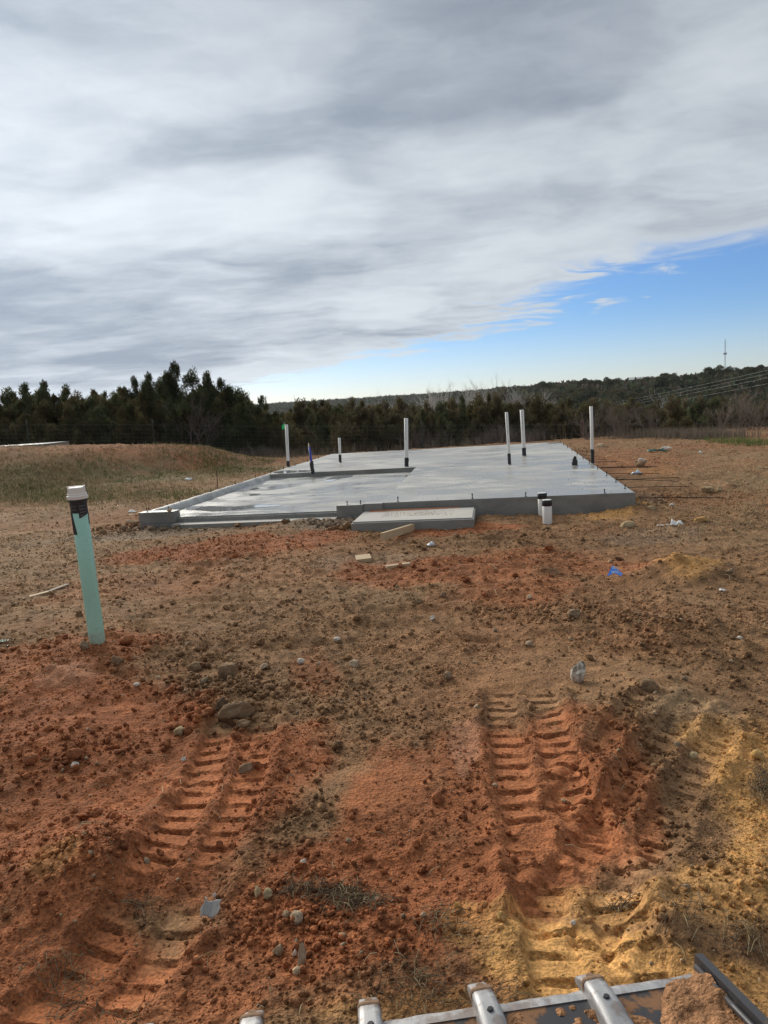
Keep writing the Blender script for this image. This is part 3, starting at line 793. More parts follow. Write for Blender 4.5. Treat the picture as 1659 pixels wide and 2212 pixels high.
pa = slab_pipe((622.8, 1008.9), (618.8, 917), 995.5, 6.6, 'slim white vent pipe at the left edge of the slab with a green flag behind')
slab_pipe((735, 999), (733, 945.8), 982.5, 5.6, 'shortest white vent pipe with black base, far left part of the slab')
pd = slab_pipe((878.3, 1008.2), (877.3, 903.2), 988.2, 8.4, 'stout white vent pipe at the back corner of the garage bay')
slab_pipe((1100.8, 1004.1), (1094.1, 890.1), 979, 6.5, 'white vent pipe with grimy black foot, nearer of the close pair')
slab_pipe((1132.5, 985.3), (1127.2, 885.2), 966.9, 8.1, 'thicker white vent pipe behind its neighbour, farther of the close pair', True)
slab_pipe((1280.1, 1001.6), (1276.9, 877.6), 970, 6.8, 'tall white vent pipe with long black foot at the right edge of the slab', False)
# loose flap of tape at the foot of the stout pipe
bm = bmesh.new(); r = pd[3]
bm.faces.new([bm.verts.new(p) for p in ((-r * 1.05, -.03, .03), (-r * 1.9, -.05, .17), (-r * 1.5, -.06, .20), (-r * .9, -.05, .17))])
bm.faces.new([bm.verts.new(p) for p in ((-r * 1.05, -.03, .03), (-r * 1.25, .02, .02), (-r * 1.9, -.02, .165), (-r * 1.9, -.05, .17))])
obj_bm('tape_flap', bm, M_TAPE, pd[0])

# survey flag tied to a lath behind the slim pipe
fl = empty('marker_flag', tuple(at(619, 1006, 18.6))); fz = gz(fl.location.x, fl.location.y); fl.location.z = fz
tag(fl, 'small bright green marker flag on a thin stake by the left slab edge', 'flag')
top = at(615, 912.5, 18.6); hh = top[2] - fz
bm = bmesh.new(); tube(bm, [(0, 0, -.1), (top[0] - fl.location.x, 0, hh)], .008, 6); obj_bm('stake', bm, simple('weathered_lath', (.40, .33, .24), .8), fl)
bm = bmesh.new(); x0 = top[0] - fl.location.x; pr = None
for i in range(6):
    t = i / 5; a = [bm.verts.new((x0 - .004 - t * .075, -.02 * math.sin(t * 5), hh - .035 - .03 * t)), bm.verts.new((x0 - .004 - t * .085, -.02 * math.sin(t * 5) - .008, hh - .15 - .035 * t))]
    if pr: bm.faces.new((pr[0], a[0], a[1], pr[1]))
    pr = a
obj_bm('flag', bm, simple('green_vinyl', (0.02, 0.55, 0.15), .5, var=.05), fl)

# blue water line with a valve
b = gp(675.5, 1020, SZ); t = at(667.9, 964, b[1]); mt, L = frame_to(b, t)
wl = empty('water_line'); wl.matrix_world = Matrix.Translation(Vector(b)) @ mt
tag(wl, 'thin bright blue water line with brass valve rising from a black sleeve', 'pipe', 'plumbing pipes standing in the slab')
r = 5.6 / 2 / F_PX * b[1]
bm = bmesh.new(); tube(bm, [(0, 0, -.05), (0, 0, L * .5), (.004, 0, L * .97)], [r * .78] * 3, 14); obj_bm('pipe', bm, simple('blue_pex', (0.02, 0.035, 0.42), .35, var=.05), wl, True)
bm = bmesh.new(); sleeve(bm, r * 1.25, -.03, L * .41, 14, .012, 5); obj_bm('foam_sleeve', bm, M_TAPE, wl)
M_BRASS = simple('dull_brass', (.22, .17, .11), .45, .7, .2, 60)
bm = bmesh.new(); tube(bm, [(0, 0, L * .95), (0, 0, L * 1.02), (-.02, 0, L * 1.05), (-.09, 0, L * 1.03)], [.022, .024, .02, .016], 10)
tube(bm, [(0, 0, L * 1.02), (0, 0, L * 1.10)], .010, 8); tube(bm, [(-.05, -.01, L * 1.10), (.05, .01, L * 1.09)], .008, 6); obj_bm('valve', bm, M_BRASS, wl)
bm = bmesh.new(); tube(bm, [(.02, 0, L * 1.03), (.07, .0, L * 1.02), (.12, 0, L * .93), (.15, 0, L * .78), (.155, 0, L * .62)], .005, 6); obj_bm('tracer_wire', bm, simple('grey_wire', (.3, .32, .34), .5), wl)

# stubbed drain wrapped in black plastic
b = gp(1241.4, 1006, SZ); ds = empty('drain_stub', tuple(b)); r = 12.4 / 2 / F_PX * b[1]
tag(ds, 'short black stub drain with torn plastic top near the right slab edge', 'pipe', 'plumbing pipes standing in the slab')
bm = bmesh.new(); sleeve(bm, r, -.02, .088, 20, .003, 3); obj_bm('pipe', bm, M_TAPE, ds, True)
bm = bmesh.new(); rg = random.Random(8); vs = []
prof = [(-.9, .088, .9), (-.75, .13, .75), (-.45, .165, .55), (-.1, .185, .4), (.35, .178, .42), (.6, .182, .3), (.66, .12, .5), (.95, .09, .9)]
ra = [bm.verts.new((x * r, -y * r * .8, z)) for x, z, y in prof]; rb = [bm.verts.new((x * r, y * r * .8, z - .01)) for x, z, y in prof]
for i in range(len(prof) - 1): bm.faces.new((ra[i], ra[i + 1], rb[i + 1], rb[i]))
bm.faces.new(ra); bm.faces.new(rb[::-1]); obj_bm('plastic_wrap', bm, M_TAPE, ds)
collar(ds, r * 1.05)

# pair of white cleanouts in front of the slab
def cleanout(base, topv, topu, width_px, label):
    b = gp(*base, 0.0); b[2] = 0.02; t = at(topu, topv, b[1]); r = width_px / 2 / F_PX * b[1]
    mt, L = frame_to(b, t); e = empty('cleanout_pipe'); e.matrix_world = Matrix.Translation(Vector(b)) @ mt
    tag(e, label, 'pipe', 'white cleanout pipes in front of the slab')
    bm = bmesh.new(); open_pipe(bm, r, L - .012, .006, 28, -.25); o = obj_bm('pipe', bm, M_PVC, e)
    for p in o.data.polygons: p.use_smooth = len(p.vertices) == 4
    bm = bmesh.new(); n = 28; rings = []
    for rad, z in ((r + .0015, L - .078), (r + .004, L - .075), (r + .0045, L - .006), (r + .002, L - .001)):
        rings.append([bm.verts.new((rad * math.cos(2 * math.pi * k / n), rad * math.sin(2 * math.pi * k / n), z)) for k in range(n)])
    for i in range(3):
        for k in range(n): bm.faces.new((rings[i][k], rings[i][(k + 1) % n], rings[i + 1][(k + 1) % n], rings[i + 1][k]))
    obj_bm('tape_band', bm, M_TAPE, e, True)
    bm = bmesh.new(); tube(bm, [(0, 0, L - .03), (0, 0, L - .003), (0, 0, L + .002)], [r * .98, r * .98, r * .9], 28); obj_bm('cap', bm, M_PVC, e)
    return e
cleanout((1182.6, 1129), 1079.5, 1181.5, 20.4, 'shorter white pipe with black taped rim, nearer of the two before the slab')
cleanout((1172.6, 1120), 1064.5, 1171.0, 19.2, 'taller white pipe with black taped rim, close against the slab face')

# ------------------------------------------------------------------ green sewer pipe in the foreground
b = gp(212, 1396, 0.0)
for _ in range(4): b = gp(212, 1396, gz(b[0], b[1]))
t = at(166.0, 1064, b[1] - 0.05); mt, L = frame_to(b, t)
sp = empty('sewer_pipe'); sp.matrix_world = Matrix.Translation(Vector(b)) @ mt
tag(sp, 'leaning sea green sewer pipe with white cap and black tape in the foreground', 'pipe')
M_GREEN, gt, gb = new_mat('green_pvc')
tcg = gt.new('ShaderNodeTexCoord'); ng = gt.noise(gt.mapping(tcg.outputs['Object'], scale=(3, 3, .6)), 3, 4, .5)
cg = gt.mix(ng, (0.32, 0.64, 0.51, 1), (0.42, 0.72, 0.60, 1))
dirt = gt.math('MULTIPLY', gt.ramp(gt.noise(tcg.outputs['Object'], 22, 5, .7), .56, .75), .35)
sepz = gt.new('ShaderNodeSeparateXYZ'); gt.l.new(tcg.outputs['Object'], sepz.inputs[0]); spl = gt.math('MULTIPLY', gt.ramp(gt.math('ADD', sepz.outputs[2], gt.math('MULTIPLY', gt.noise(tcg.outputs['Object'], 14, 5, .7), .35)), .12, .34, .75, 0.0), .9)
gt.put(gb.inputs['Base Color'], gt.mix(spl, gt.mix(dirt, cg, (.20, .15, .09, 1)), (.36, .17, .08, 1))); gt.put(gb.inputs['Roughness'], gt.ramp(ng, .3, .7, .22, .36))
RG = 0.0535
bm = bmesh.new(); open_pipe(bm, RG, L - .03, .005, 48, -.3); o = obj_bm('pipe', bm, M_GREEN, sp)
for p in o.data.polygons: p.use_smooth = len(p.vertices) == 4
# direction of the camera round the pipe axis
inv = (Matrix.Translation(Vector(b)) @ mt).inverted(); cl_ = inv @ Vector((0, 0, CAM_H)); A0 = math.atan2(cl_.y, cl_.x)
ri_ = mt.to_3x3().inverted() @ Vector(_rt); SGN = 1 if (math.cos(A0 + .3) * ri_.x + math.sin(A0 + .3) * ri_.y) > (math.cos(A0 - .3) * ri_.x + math.sin(A0 - .3) * ri_.y) else -1
def wrap(bm, a0, a1, z0a, z0b, z1, r, n=14):
    """sheet round the pipe; angles left to right as seen, lower rim slanting from z0a to z0b"""
    lo, hi = [], []
    for i in range(n + 1):
        s = i / n; a = A0 + SGN * (a0 + (a1 - a0) * s); c, d = math.cos(a) * r, math.sin(a) * r
        lo.append(bm.verts.new((c, d, z0a + (z0b - z0a) * s))); hi.append(bm.verts.new((c, d, z1)))
    for i in range(n): bm.faces.new((lo[i], lo[i + 1], hi[i + 1], hi[i]))
LT = L - 0.055
bm = bmesh.new(); wrap(bm, -3.1, 3.1, LT - .075, LT - .085, LT + .02, RG + .0015, 40); tp = obj_bm('tape', bm, M_TAPE, sp, True)
bm = bmesh.new(); wrap(bm, -.12, 1.25, LT - .115, LT - .085, LT - .07, RG + .0022); obj_bm('tape', bm, M_TAPE, sp, True)
bm = bmesh.new(); wrap(bm, -1.9, -.62, LT - .225, LT - .225, LT - .07, RG + .0026)
for f in bm.faces: pass
o = obj_bm('tape', bm, M_TAPE, sp, True)
for v in o.data.vertices:      # the long tail widens downwards
    if v.co.z > LT - .1:
        a = math.atan2(v.co.y, v.co.x) - A0; a = (a + math.pi) % (2 * math.pi) - math.pi
        a2 = A0 + a - SGN * .42 * (1 if SGN * a > -1.25 else .1); v.co.x, v.co.y = math.cos(a2) * (RG + .0026), math.sin(a2) * (RG + .0026)
bm = bmesh.new(); wrap(bm, 1.15, 1.9, LT - .165, LT - .165, LT - .07, RG + .0024); obj_bm('tape', bm, M_TAPE, sp, True)
# grey lines of print on the tape
bm = bmesh.new()
for zc in (LT - .035, LT - .056, LT - .077, LT - .098):
    for (a0, a1) in ((.02, .62), (.70, .82)) if zc < LT - .03 else ((.5, .9),):
        wrap(bm, a0, a1, zc - .0035 + (a0 * .006), zc - .0035 + (a1 * .006), zc + .0035 + .004, RG + .0032, 8)
for zc in (LT - .032, LT - .055): wrap(bm, -1.0, -.35, zc - .003, zc - .003, zc + .003, RG + .0032, 8)
wrap(bm, -.98, -.93, LT - .20, LT - .20, LT - .12, RG + .0032, 2)
tag(obj_bm('print', bm, M_PRINT, tp), kind='stuff')
# cap with rim, and the strap over it
bm = bmesh.new(); n = 48; rings = []
for rad, z in ((RG + .004, LT + .012), (RG + .0135, LT + .014), (RG + .0145, LT + .018), (RG + .0145, LT + .036), (RG + .012, LT + .039), (RG + .0095, LT + .040), (RG + .009, LT + .050), (RG + .0045, LT + .052), (RG + .0035, LT + .088), (RG - .001, LT + .094), (RG - .012, LT + .096), (RG - .016, LT + .092)):
    rings.append([bm.verts.new((rad * math.cos(2 * math.pi * k / n), rad * math.sin(2 * math.pi * k / n), z)) for k in range(n)])
for i in range(len(rings) - 1):
    for k in range(n): bm.faces.new((rings[i][k], rings[i][(k + 1) % n], rings[i + 1][(k + 1) % n], rings[i + 1][k]))
bm.faces.new(rings[-1])
M_CAP = simple('off_white_cap', (0.78, 0.75, 0.68), .45, var=.08, scale=30, bumps=.05)
cap = obj_bm('cap', bm, M_CAP, sp)
for p in cap.data.polygons: p.use_smooth = len(p.vertices) == 4
ms = cap.modifiers.new('edges', 'EDGE_SPLIT'); ms.split_angle = R(35)
bm = bmesh.new(); A = A0 + SGN * -1.62; pts = []
for s, z in ((1.0, -.01), (1.06, .03), (1.13, .05), (1.06, .09), (.95, .099), (.4, .099), (-.4, .099), (-.95, .099), (-1.07, .088), (-1.13, .05), (-1.08, .03), (-1.0, -.01)):
    rr = (RG + .006) * s; pts.append((rr * math.cos(A), rr * math.sin(A), LT + z))
bm2 = []; side = Vector((-math.sin(A), math.cos(A), 0)) * .010
for k, p in enumerate(pts):
    bm2.append((bm.verts.new(Vector(p) + side), bm.verts.new(Vector(p) - side)))
for k in range(len(bm2) - 1): bm.faces.new((bm2[k][0], bm2[k + 1][0], bm2[k + 1][1], bm2[k][1]))
o = obj_bm('strap', bm, simple('dark_strap', (.045, .055, .06), .5, var=.2), sp); so = o.modifiers.new('thick', 'SOLIDIFY'); so.thickness = .002


# ------------------------------------------------------------------ plants
def tri_cloud(cent, dirs, length, width, r):
    """one slim leaf-shaped triangle per point"""
    n = len(cent); side = np.cross(dirs, r.normal(size=(n, 3))); side /= np.linalg.norm(side, axis=1)[:, None] + 1e-9
    a = cent - side * width[:, None] / 2; b = cent + side * width[:, None] / 2; c = cent + dirs * length[:, None]
    return np.stack([a, b, c], 1).reshape(-1, 3), np.arange(n * 3).reshape(-1, 3)

def limb_mesh(name, segs, mat, n=5):
    """segs: list of (points, radii)"""
    bm = bmesh.new()
    for p, rr in segs: tube(bm, p, rr, n, False)
    me = bpy.data.meshes.new(name); bm.to_mesh(me); bm.free(); me.materials.append(mat)
    for p in me.polygons: p.use_smooth = True
    return me

def juniper(seed, h=4.2, w=2.6, spires=7, base=0.10, leafy=1.0, green=(0.060, 0.072, 0.036), airy=0.0):
    """several ragged leaders, each hung with flame-shaped sprays"""
    r = np.random.default_rng(seed); C, D, Ls, Ws, K = [], [], [], [], []
    segs = [([(0, 0, -0.3), (0.05, 0.03, h * 0.25), (0.0, 0.0, h * 0.75)], [0.10, 0.075, 0.02])]
    for s in range(spires):
        main = s == 0
        a = r.uniform(0, 2 * np.pi); rad = 0 if main else w * r.uniform(0.12, 0.46)
        x, y = rad * np.cos(a), rad * np.sin(a)
        top = h if main else h * (1 - 0.50 * (rad / (w * 0.5)) ** 1.3) * r.uniform(0.78, 1.0)
        bot = h * (base + airy * r.uniform(0, 0.35)); rm = w * r.uniform(0.15, 0.24)
        lean = np.array([x, y]) * 0.16 + r.normal(0, .06, 2)
        segs.append(([(x * .1, y * .1, h * .06), (x * .75, y * .75, bot + (top - bot) * .3), (x + lean[0], y + lean[1], bot + (top - bot) * .95)], [0.05, 0.032, 0.008]))
        ncl = int(27 * leafy * (top - bot) / 3.0) + 8
        for k in range(ncl):
            t = r.uniform(0, 1) ** 0.9; ph = r.uniform(0, 6.28); rr = (rm * (1 - t) ** .7 + .03) * r.uniform(.2, 1.15)
            c0 = np.array([x + lean[0] * t + rr * np.cos(ph), y + lean[1] * t + rr * np.sin(ph), bot + (top - bot) * t * .97])
            sz = r.uniform(.13, .27) * (1.12 - .62 * t); n = 80
            d = r.normal(size=(n, 3)); d /= np.linalg.norm(d, axis=1)[:, None]; q = r.uniform(.35, 1, (n, 1))
            c = c0 + d * q * np.array([sz, sz, sz * 1.9 + .10 * t]); 
            out = d * np.array([1, 1, .5]) * (1 - .6 * t) + np.array([np.cos(ph) * .3 * (1 - t), np.sin(ph) * .3 * (1 - t), .75 + .5 * t]) + r.normal(0, .3, (n, 3)); out /= np.linalg.norm(out, axis=1)[:, None]
            C.append(c); D.append(out); Ls.append(r.uniform(0.05, 0.15, n)); Ws.append(r.uniform(0.022, 0.05, n))
            K.append(np.full(n, r.uniform(.6, 1.4)) * r.uniform(.8, 1.2, n))
            if k % 3 == 0: segs.append(([(x * .9 + lean[0] * t * .9, y * .9 + lean[1] * t * .9, c0[2] - .25), tuple(c0)], [0.014, 0.005]))
    C, D, Ls, Ws, K = map(np.concatenate, (C, D, Ls, Ws, K))
    v, f = tri_cloud(C, D, Ls, Ws, r)
    brown = r.uniform(0, 1, len(C)) < 0.07
    col = np.array(green)[None] * K[:, None]; col[:, 0] *= r.uniform(.8, 1.3, len(C)); col[brown] = np.array((0.13, 0.082, 0.045)) * K[brown][:, None]
    crown = mesh_np('crown', v, f, M_LEAF, False, np.repeat(col, 3, 0), link=False)
    return crown, limb_mesh('trunk', segs, M_BARK, 5)

def broadleaf(seed, h=5.0, w=5.5, n=420, leaf=0.34, green=(0.050, 0.068, 0.030)):
    r = np.random.default_rng(seed); C, N_ = [], []
    cl = 13; ph = r.uniform(0, 6.28, cl); zz = r.uniform(0.30, 0.86, cl); rad = w * .5 * np.sqrt(np.clip(1 - ((zz - .5) / .62) ** 2, .1, 1)) * r.uniform(.35, .85, cl)
    for k in range(cl):
        c0 = np.array([rad[k] * np.cos(ph[k]), rad[k] * np.sin(ph[k]), zz[k] * h]); cr = w * r.uniform(.14, .24)
        d = r.normal(size=(n // cl * 3, 3)); d /= np.linalg.norm(d, axis=1)[:, None]; d[:, 2] = np.abs(d[:, 2]) * .9 - .25
        C.append(c0 + d * cr * r.uniform(.55, 1.08, (len(d), 1))); N_.append(d)
    C = np.concatenate(C); D = np.concatenate(N_) + r.normal(0, .6, C.shape); D /= np.linalg.norm(D, axis=1)[:, None]; m = len(C)
    v, f = tri_cloud(C, D, r.uniform(.6, 1.3, m) * leaf, r.uniform(.5, 1.1, m) * leaf, r)
    col = np.array(green)[None] * r.uniform(.55, 1.45, (m, 1)) * np.stack([r.uniform(.8, 1.25, m), np.ones(m), np.ones(m)], -1)
    crown = mesh_np('crown', v, f, M_LEAF, False, np.repeat(col, 3, 0), link=False)
    segs = [([(0, 0, -.4), (.1, 0, h * .25), (0, 0, h * .5)], [.16, .12, .06])]
    for k in range(6): segs.append(([(.05, 0, h * .25), (rad[k] * .6 * np.cos(ph[k]), rad[k] * .6 * np.sin(ph[k]), zz[k] * h * .8)], [.07, .02]))
    return crown, limb_mesh('trunk', segs, M_BARK, 5)

def bare(seed, h=5.0, spread=0.55, stems=3, depth=5, mat=None, r0=0.07, kids=(2, 4), lean=0.25):
    """a leafless tree: twigs part from twigs, five times over"""
    rg = random.Random(seed); limbs, twigs = [], []
    def grow(p, d, L, rad, lev):
        pts = [p]; q = p; dd = d.copy()
        for k in range(3):
            dd = (dd + Vector((rg.gauss(0, .13), rg.gauss(0, .13), rg.gauss(.03, .08)))).normalized(); q = q + dd * L / 3; pts.append(q)
        (limbs if lev < 2 else twigs).append((pts, [rad, rad * .85, rad * .7, rad * .55]))
        if lev >= depth: return
        for k in range(rg.randint(*kids)):
            i = rg.choice((1, 2, 3, 3)); nd = (dd + Vector((rg.gauss(0, spread), rg.gauss(0, spread), rg.gauss(.12, .25)))).normalized()
            grow(pts[i], nd, L * rg.uniform(.58, .82), rad * rg.uniform(.5, .66), lev + 1)
    for s in range(stems):
        d = Vector((rg.gauss(0, lean), rg.gauss(0, lean), 1)).normalized()
        grow(Vector((rg.gauss(0, .08), rg.gauss(0, .08), -.2)), d, h * .36, r0 * rg.uniform(.7, 1), 0)
    return limb_mesh('limbs', limbs, mat or M_PALEBARK, 5), limb_mesh('twigs', twigs, mat or M_PALEBARK, 3)

def proto(name, label, cat, parts, group=None):
    e = bpy.data.objects.new(name, None); tag(e, label, cat, group); e.empty_display_size = .2
    ch = []
    for nm, me in parts:
        c = bpy.data.objects.new(nm, me); ch.append(c)
    return e, ch

def place(pr, loc, rz, s, label=None, group=None, sz=None):
    e0, ch0 = pr; e = e0.copy(); COL.objects.link(e); e.location = loc; e.rotation_euler = (0, 0, rz)
    e.scale = (s, s, sz or s)
    if label: e['label'] = label
    if group: e['group'] = group
    for c0 in ch0:
        c = c0.copy(); COL.objects.link(c); c.parent = e
    return e

JUN = []
OLV = (0.120, 0.108, 0.050); DKG = (0.082, 0.098, 0.046); BRN = (0.105, 0.092, 0.050)
for k, (h, w, sp_, bs, lf, ai, gr) in enumerate([(4.4, 3.0, 10, .06, 1.3, .0, DKG), (4.0, 3.6, 12, .05, 1.2, .05, DKG), (4.8, 2.6, 8, .10, 1.15, .1, DKG), (3.4, 3.6, 12, .03, 1.2, 0, OLV), (4.6, 3.6, 10, .30, .8, .30, DKG), (3.0, 2.9, 9, .03, 1.2, 0, OLV), (3.0, 3.4, 11, .03, .9, .05, BRN)]):
    c, t = juniper(100 + k, h, w, sp_, bs, lf, gr, ai)
    JUN.append((h, proto('juniper_tree', 'dark juniper', 'tree', [('crown', c), ('trunk', t)])))
OAK = []
for k, (h, w, g) in enumerate([(5.2, 6.0, (.060, .072, .034)), (4.4, 5.4, (.050, .066, .036)), (5.6, 5.6, (.074, .074, .036)), (4.6, 6.4, (.086, .075, .040))]):
    c, t = broadleaf(200 + k, h, w, 1100, .27, g)
    OAK.append((h, proto('hillside_tree', 'tree', 'tree', [('crown', c), ('trunk', t)])))
BARE = []
for k, (h, sp_, st_, m) in enumerate([(5.5, .42, 3, M_PALEBARK), (6.0, .36, 4, M_PALEBARK), (4.5, .5, 4, M_TWIG), (5.0, .45, 2, M_PALEBARK)]):
    a, b2 = bare(300 + k, h, sp_, st_, 5, m, .12 if m is M_PALEBARK else .075, (2, 4)); BARE.append((h, proto('bare_tree', 'bare tree', 'tree', [('trunk', a), ('twigs', b2)])))
SHRUB = []
for k in range(3):
    a, b2 = bare(330 + k, 2.2, .5, 7, 4, M_TWIG, .022, (2, 4), .45); SHRUB.append((2.2, proto('bare_shrub', 'bare shrub', 'shrub', [('stems', a), ('twigs', b2)])))

def zg(x, y): return float(ground([x], [y])[0])

# --- the junipers behind the fence on the left: (top as seen, distance, kind, label)
G1 = 'junipers behind the fence on the left'
LJ = [(10,836,30.5,1,'leftmost juniper, cut by the left edge of the picture'),(45,828,31,0,None),(92,823,30,2,'juniper with forked top left of the row, above the distant slab'),(135,829,32,1,None),(192,843,30,3,None),(222,846,33,0,None),
      (252,838,31,3,None),(285,813,31.5,0,'thick juniper on the left shoulder of the tallest group'),(318,806,30,2,None),(373,783,31,2,'tallest pointed juniper, its narrow tip above all the others'),
      (345,812,32.5,4,'open juniper with bare stems showing below, beside the tallest one'),(412,796,30.5,4,'broad airy juniper with pale branches just right of the tallest one'),(440,803,32,0,None),(478,818,30.5,2,'juniper with single spire near the right end of the left row'),(512,834,31,1,None),(528,852,33,5,'last low juniper at the right end of the left row'),
      (165,850,34,5,None),(70,846,35,3,None),(300,850,34,5,None),(392,850,36,3,None),(460,856,34,5,None)]
for k, (u, v, y, kd, lab) in enumerate(LJ):
    p = at(u, v, y); z0 = zg(p[0], p[1]); h, pr = JUN[kd]; s = max(.5, (p[2] - z0) / h)
    place(pr, (p[0], p[1], z0), random.uniform(0, 6.28), s * random.uniform(1.4, 1.8), lab or 'dark green juniper standing in the dense row behind the fence on the left', G1, s)
for k in range(26):      # the fuller growth between and behind them
    u = -25 + 565 * (k + random.random()) / 26; y = random.choice((29.3, 30, 32.5, 34)) + random.random() * .5; p = at(u, random.uniform(846, 876) - (10 if 250 < u < 500 else 0), y); z0 = zg(p[0], p[1]); h, pr = JUN[random.choice((1, 3, 3, 1, 0))]; s = (p[2] - z0) / h
    place(pr, (p[0], p[1], z0), random.uniform(0, 6.28), s * random.uniform(1.5, 2.0), 'bushy green juniper filling the row behind the fence on the left', G1, s)
# --- lower growth behind the fence in the middle and on the right
rg = random.Random(21)
G2 = 'low junipers beyond the slab'; G3 = 'junipers and scrub behind the right of the lot'
for k in range(64):
    u = 540 + 620 * (k + rg.random()) / 64; y = rg.choice((29.5, 31, 33, 36, 40, 46, 52)) + rg.random(); topv = rg.uniform(866, 905) - (u - 540) * .028 + (16 if u < 620 else 0)
    if 960 < u < 1120: topv -= 14
    p = at(u, topv, y); z0 = zg(p[0], p[1]); h, pr = JUN[rg.choice((0, 1, 3, 3, 5, 6))]; s = (p[2] - z0) / h
    if s < .25: continue
    place(pr, (p[0], p[1], z0), rg.uniform(0, 6.28), s * rg.uniform(1.3, 1.8), 'low dark juniper in the thicket beyond the far edge of the slab', G2, s)
for k in range(70):
    u = 1130 + 560 * (k + rg.random()) / 70; y = rg.choice((28.5, 30, 33, 37, 42, 50, 60)) + rg.random(); topv = rg.uniform(862, 915) - (u - 1130) * .015
    p = at(u, topv, y); z0 = zg(p[0], p[1]); h, pr = JUN[rg.choice((1, 3, 6, 5, 6))]; s = (p[2] - z0) / h
    if s < .2: continue
    place(pr, (p[0], p[1], z0), rg.uniform(0, 6.28), s * rg.uniform(1.3, 1.9), 'dark juniper in the brushy belt behind the right side of the lot', G3, s)
# --- leafless trees
BT = [(975,818,60,0,'pale leafless tree with wide crown left of centre on the skyline'),(1040,822,66,1,'leafless tree with upright twigs right of the widest one on the skyline'),(1092,813,62,1,'tallest leafless tree behind the slab, rightmost on the middle skyline'),
      (1125,830,70,0,None),(920,842,75,3,None),(757,849,90,0,'small leafless tree on the left of the middle skyline'),(797,852,95,1,None),(835,850,100,0,None),(700,866,90,3,None),(1010,838,58,2,None),
      (1440,842,75,0,'whitish leafless tree standing out against the dark hillside on the right'),(1455,850,80,3,None),(1500,872,45,2,None),(1540,880,38,2,'dense grey leafless thicket tree at the right end of the fence'),(1610,868,36,2,None),(1640,880,40,0,None),
      (1330,886,50,3,'thin leafless sapling just right of the tallest white pipe'),(1190,872,55,2,None),(925,880,42,3,None),(1150,850,80,3,None),(870,878,45,2,None),(395,850,28.6,2,'pale multi stemmed leafless bush before the left junipers'),(430,872,28.4,2,'smaller leafless bush at the foot of the airy juniper'),(980,856,44,2,None),(1065,850,48,0,None),(955,826,50,1,None),(995,822,46,0,None),(1020,830,44,1,None),(1055,824,52,3,None),(1078,830,46,0,None),(1110,826,50,1,None),(1430,850,60,1,None),(1300,868,70,0,None)]
for k, (u, v, y, kd, lab) in enumerate(BT):
    p = at(u, v, y); z0 = zg(p[0], p[1]); h, pr = BARE[kd]; s = (p[2] - z0) / (h * 1.02)
    place(pr, (p[0], p[1], z0), rg.uniform(0, 6.28), s * (.85 if s > 1.3 else 1), lab or 'grey leafless tree among the evergreens beyond the fence', 'leafless trees beyond the fence', s)
for k in range(46):
    u = rg.choice((rg.uniform(880, 1160), rg.uniform(1150, 1660), rg.uniform(1150, 1660))); y = rg.uniform(25.5, 29.5) if u > 1250 else rg.uniform(27.6, 29.5); p = at(u, 940, y); z0 = zg(p[0], p[1]); h, pr = SHRUB[rg.randrange(3)]; s = rg.uniform(.35, .8) * (1.3 if u > 1480 else 1)
    place(pr, (p[0], p[1], z0), rg.uniform(0, 6.28), s, 'grey brown twiggy shrub in the brush along the fence', 'twiggy shrubs along the fence')
# --- trees one can tell apart on the hillside
GH = 'trees on the wooded hillside'
cnt = 0
for k in range(900):
    if cnt >= 260: break
    a = R(rg.uniform(7, 36)); D = float(far_dist(np.array(a))); t = rg.random() ** .6; y = 75 + (D * 1.0 - 75) * t
    x, y2 = y * math.sin(a), y * math.cos(a); z0 = zg(x, y2); h, pr = OAK[rg.randrange(4)]; s = rg.uniform(.95, 1.5)
    place(pr, (x, y2, z0 - .2), rg.uniform(0, 6.28), s, 'rounded dark green tree in the woods covering the hillside on the right', GH, s * rg.uniform(.85, 1.15)); cnt += 1
for (u, v, y, lab) in [(1215,832,330,None),(1160,838,330,'dark rounded tree at the left foot of the hillside skyline'),(1345,821,420,'lone round tree standing above the hillside skyline left of the pale roof')]:
    p = at(u, v, y); z0 = zg(p[0], p[1]); h, pr = OAK[1]; s = max(.6, (p[2] - z0) / h); place(pr, (p[0], p[1], z0), 1.0, s, lab or 'dark tree breaking the hillside skyline behind the close pair of pipes', GH)

# --- autumn coloured crowns
cA, tA = broadleaf(240, 4.0, 3.6, 330, .10, (.30, .14, .03)); AUT = proto('autumn_tree', 'autumn tree', 'tree', [('crown', cA), ('trunk', tA)])
for (u, v, y, s_, lab) in [(1085 / 1659 * 1024 / 1.8517 + 553, 861, 85, .55, 'small tree with a few rusty orange leaves on the middle skyline'), (1140, 900, 40, .35, 'yellowish low tree behind the close pair of white pipes'), (1352, 823, 400, 1.0, 'tree with tan autumn leaves beside the far pale roof')]:
    p = at(u, v, y); z0 = zg(p[0], p[1]); s = max(.3, (p[2] - z0) / 4.0); place(AUT, (p[0], p[1], z0), .3, s * s_ if y < 100 else s, lab, None, s)

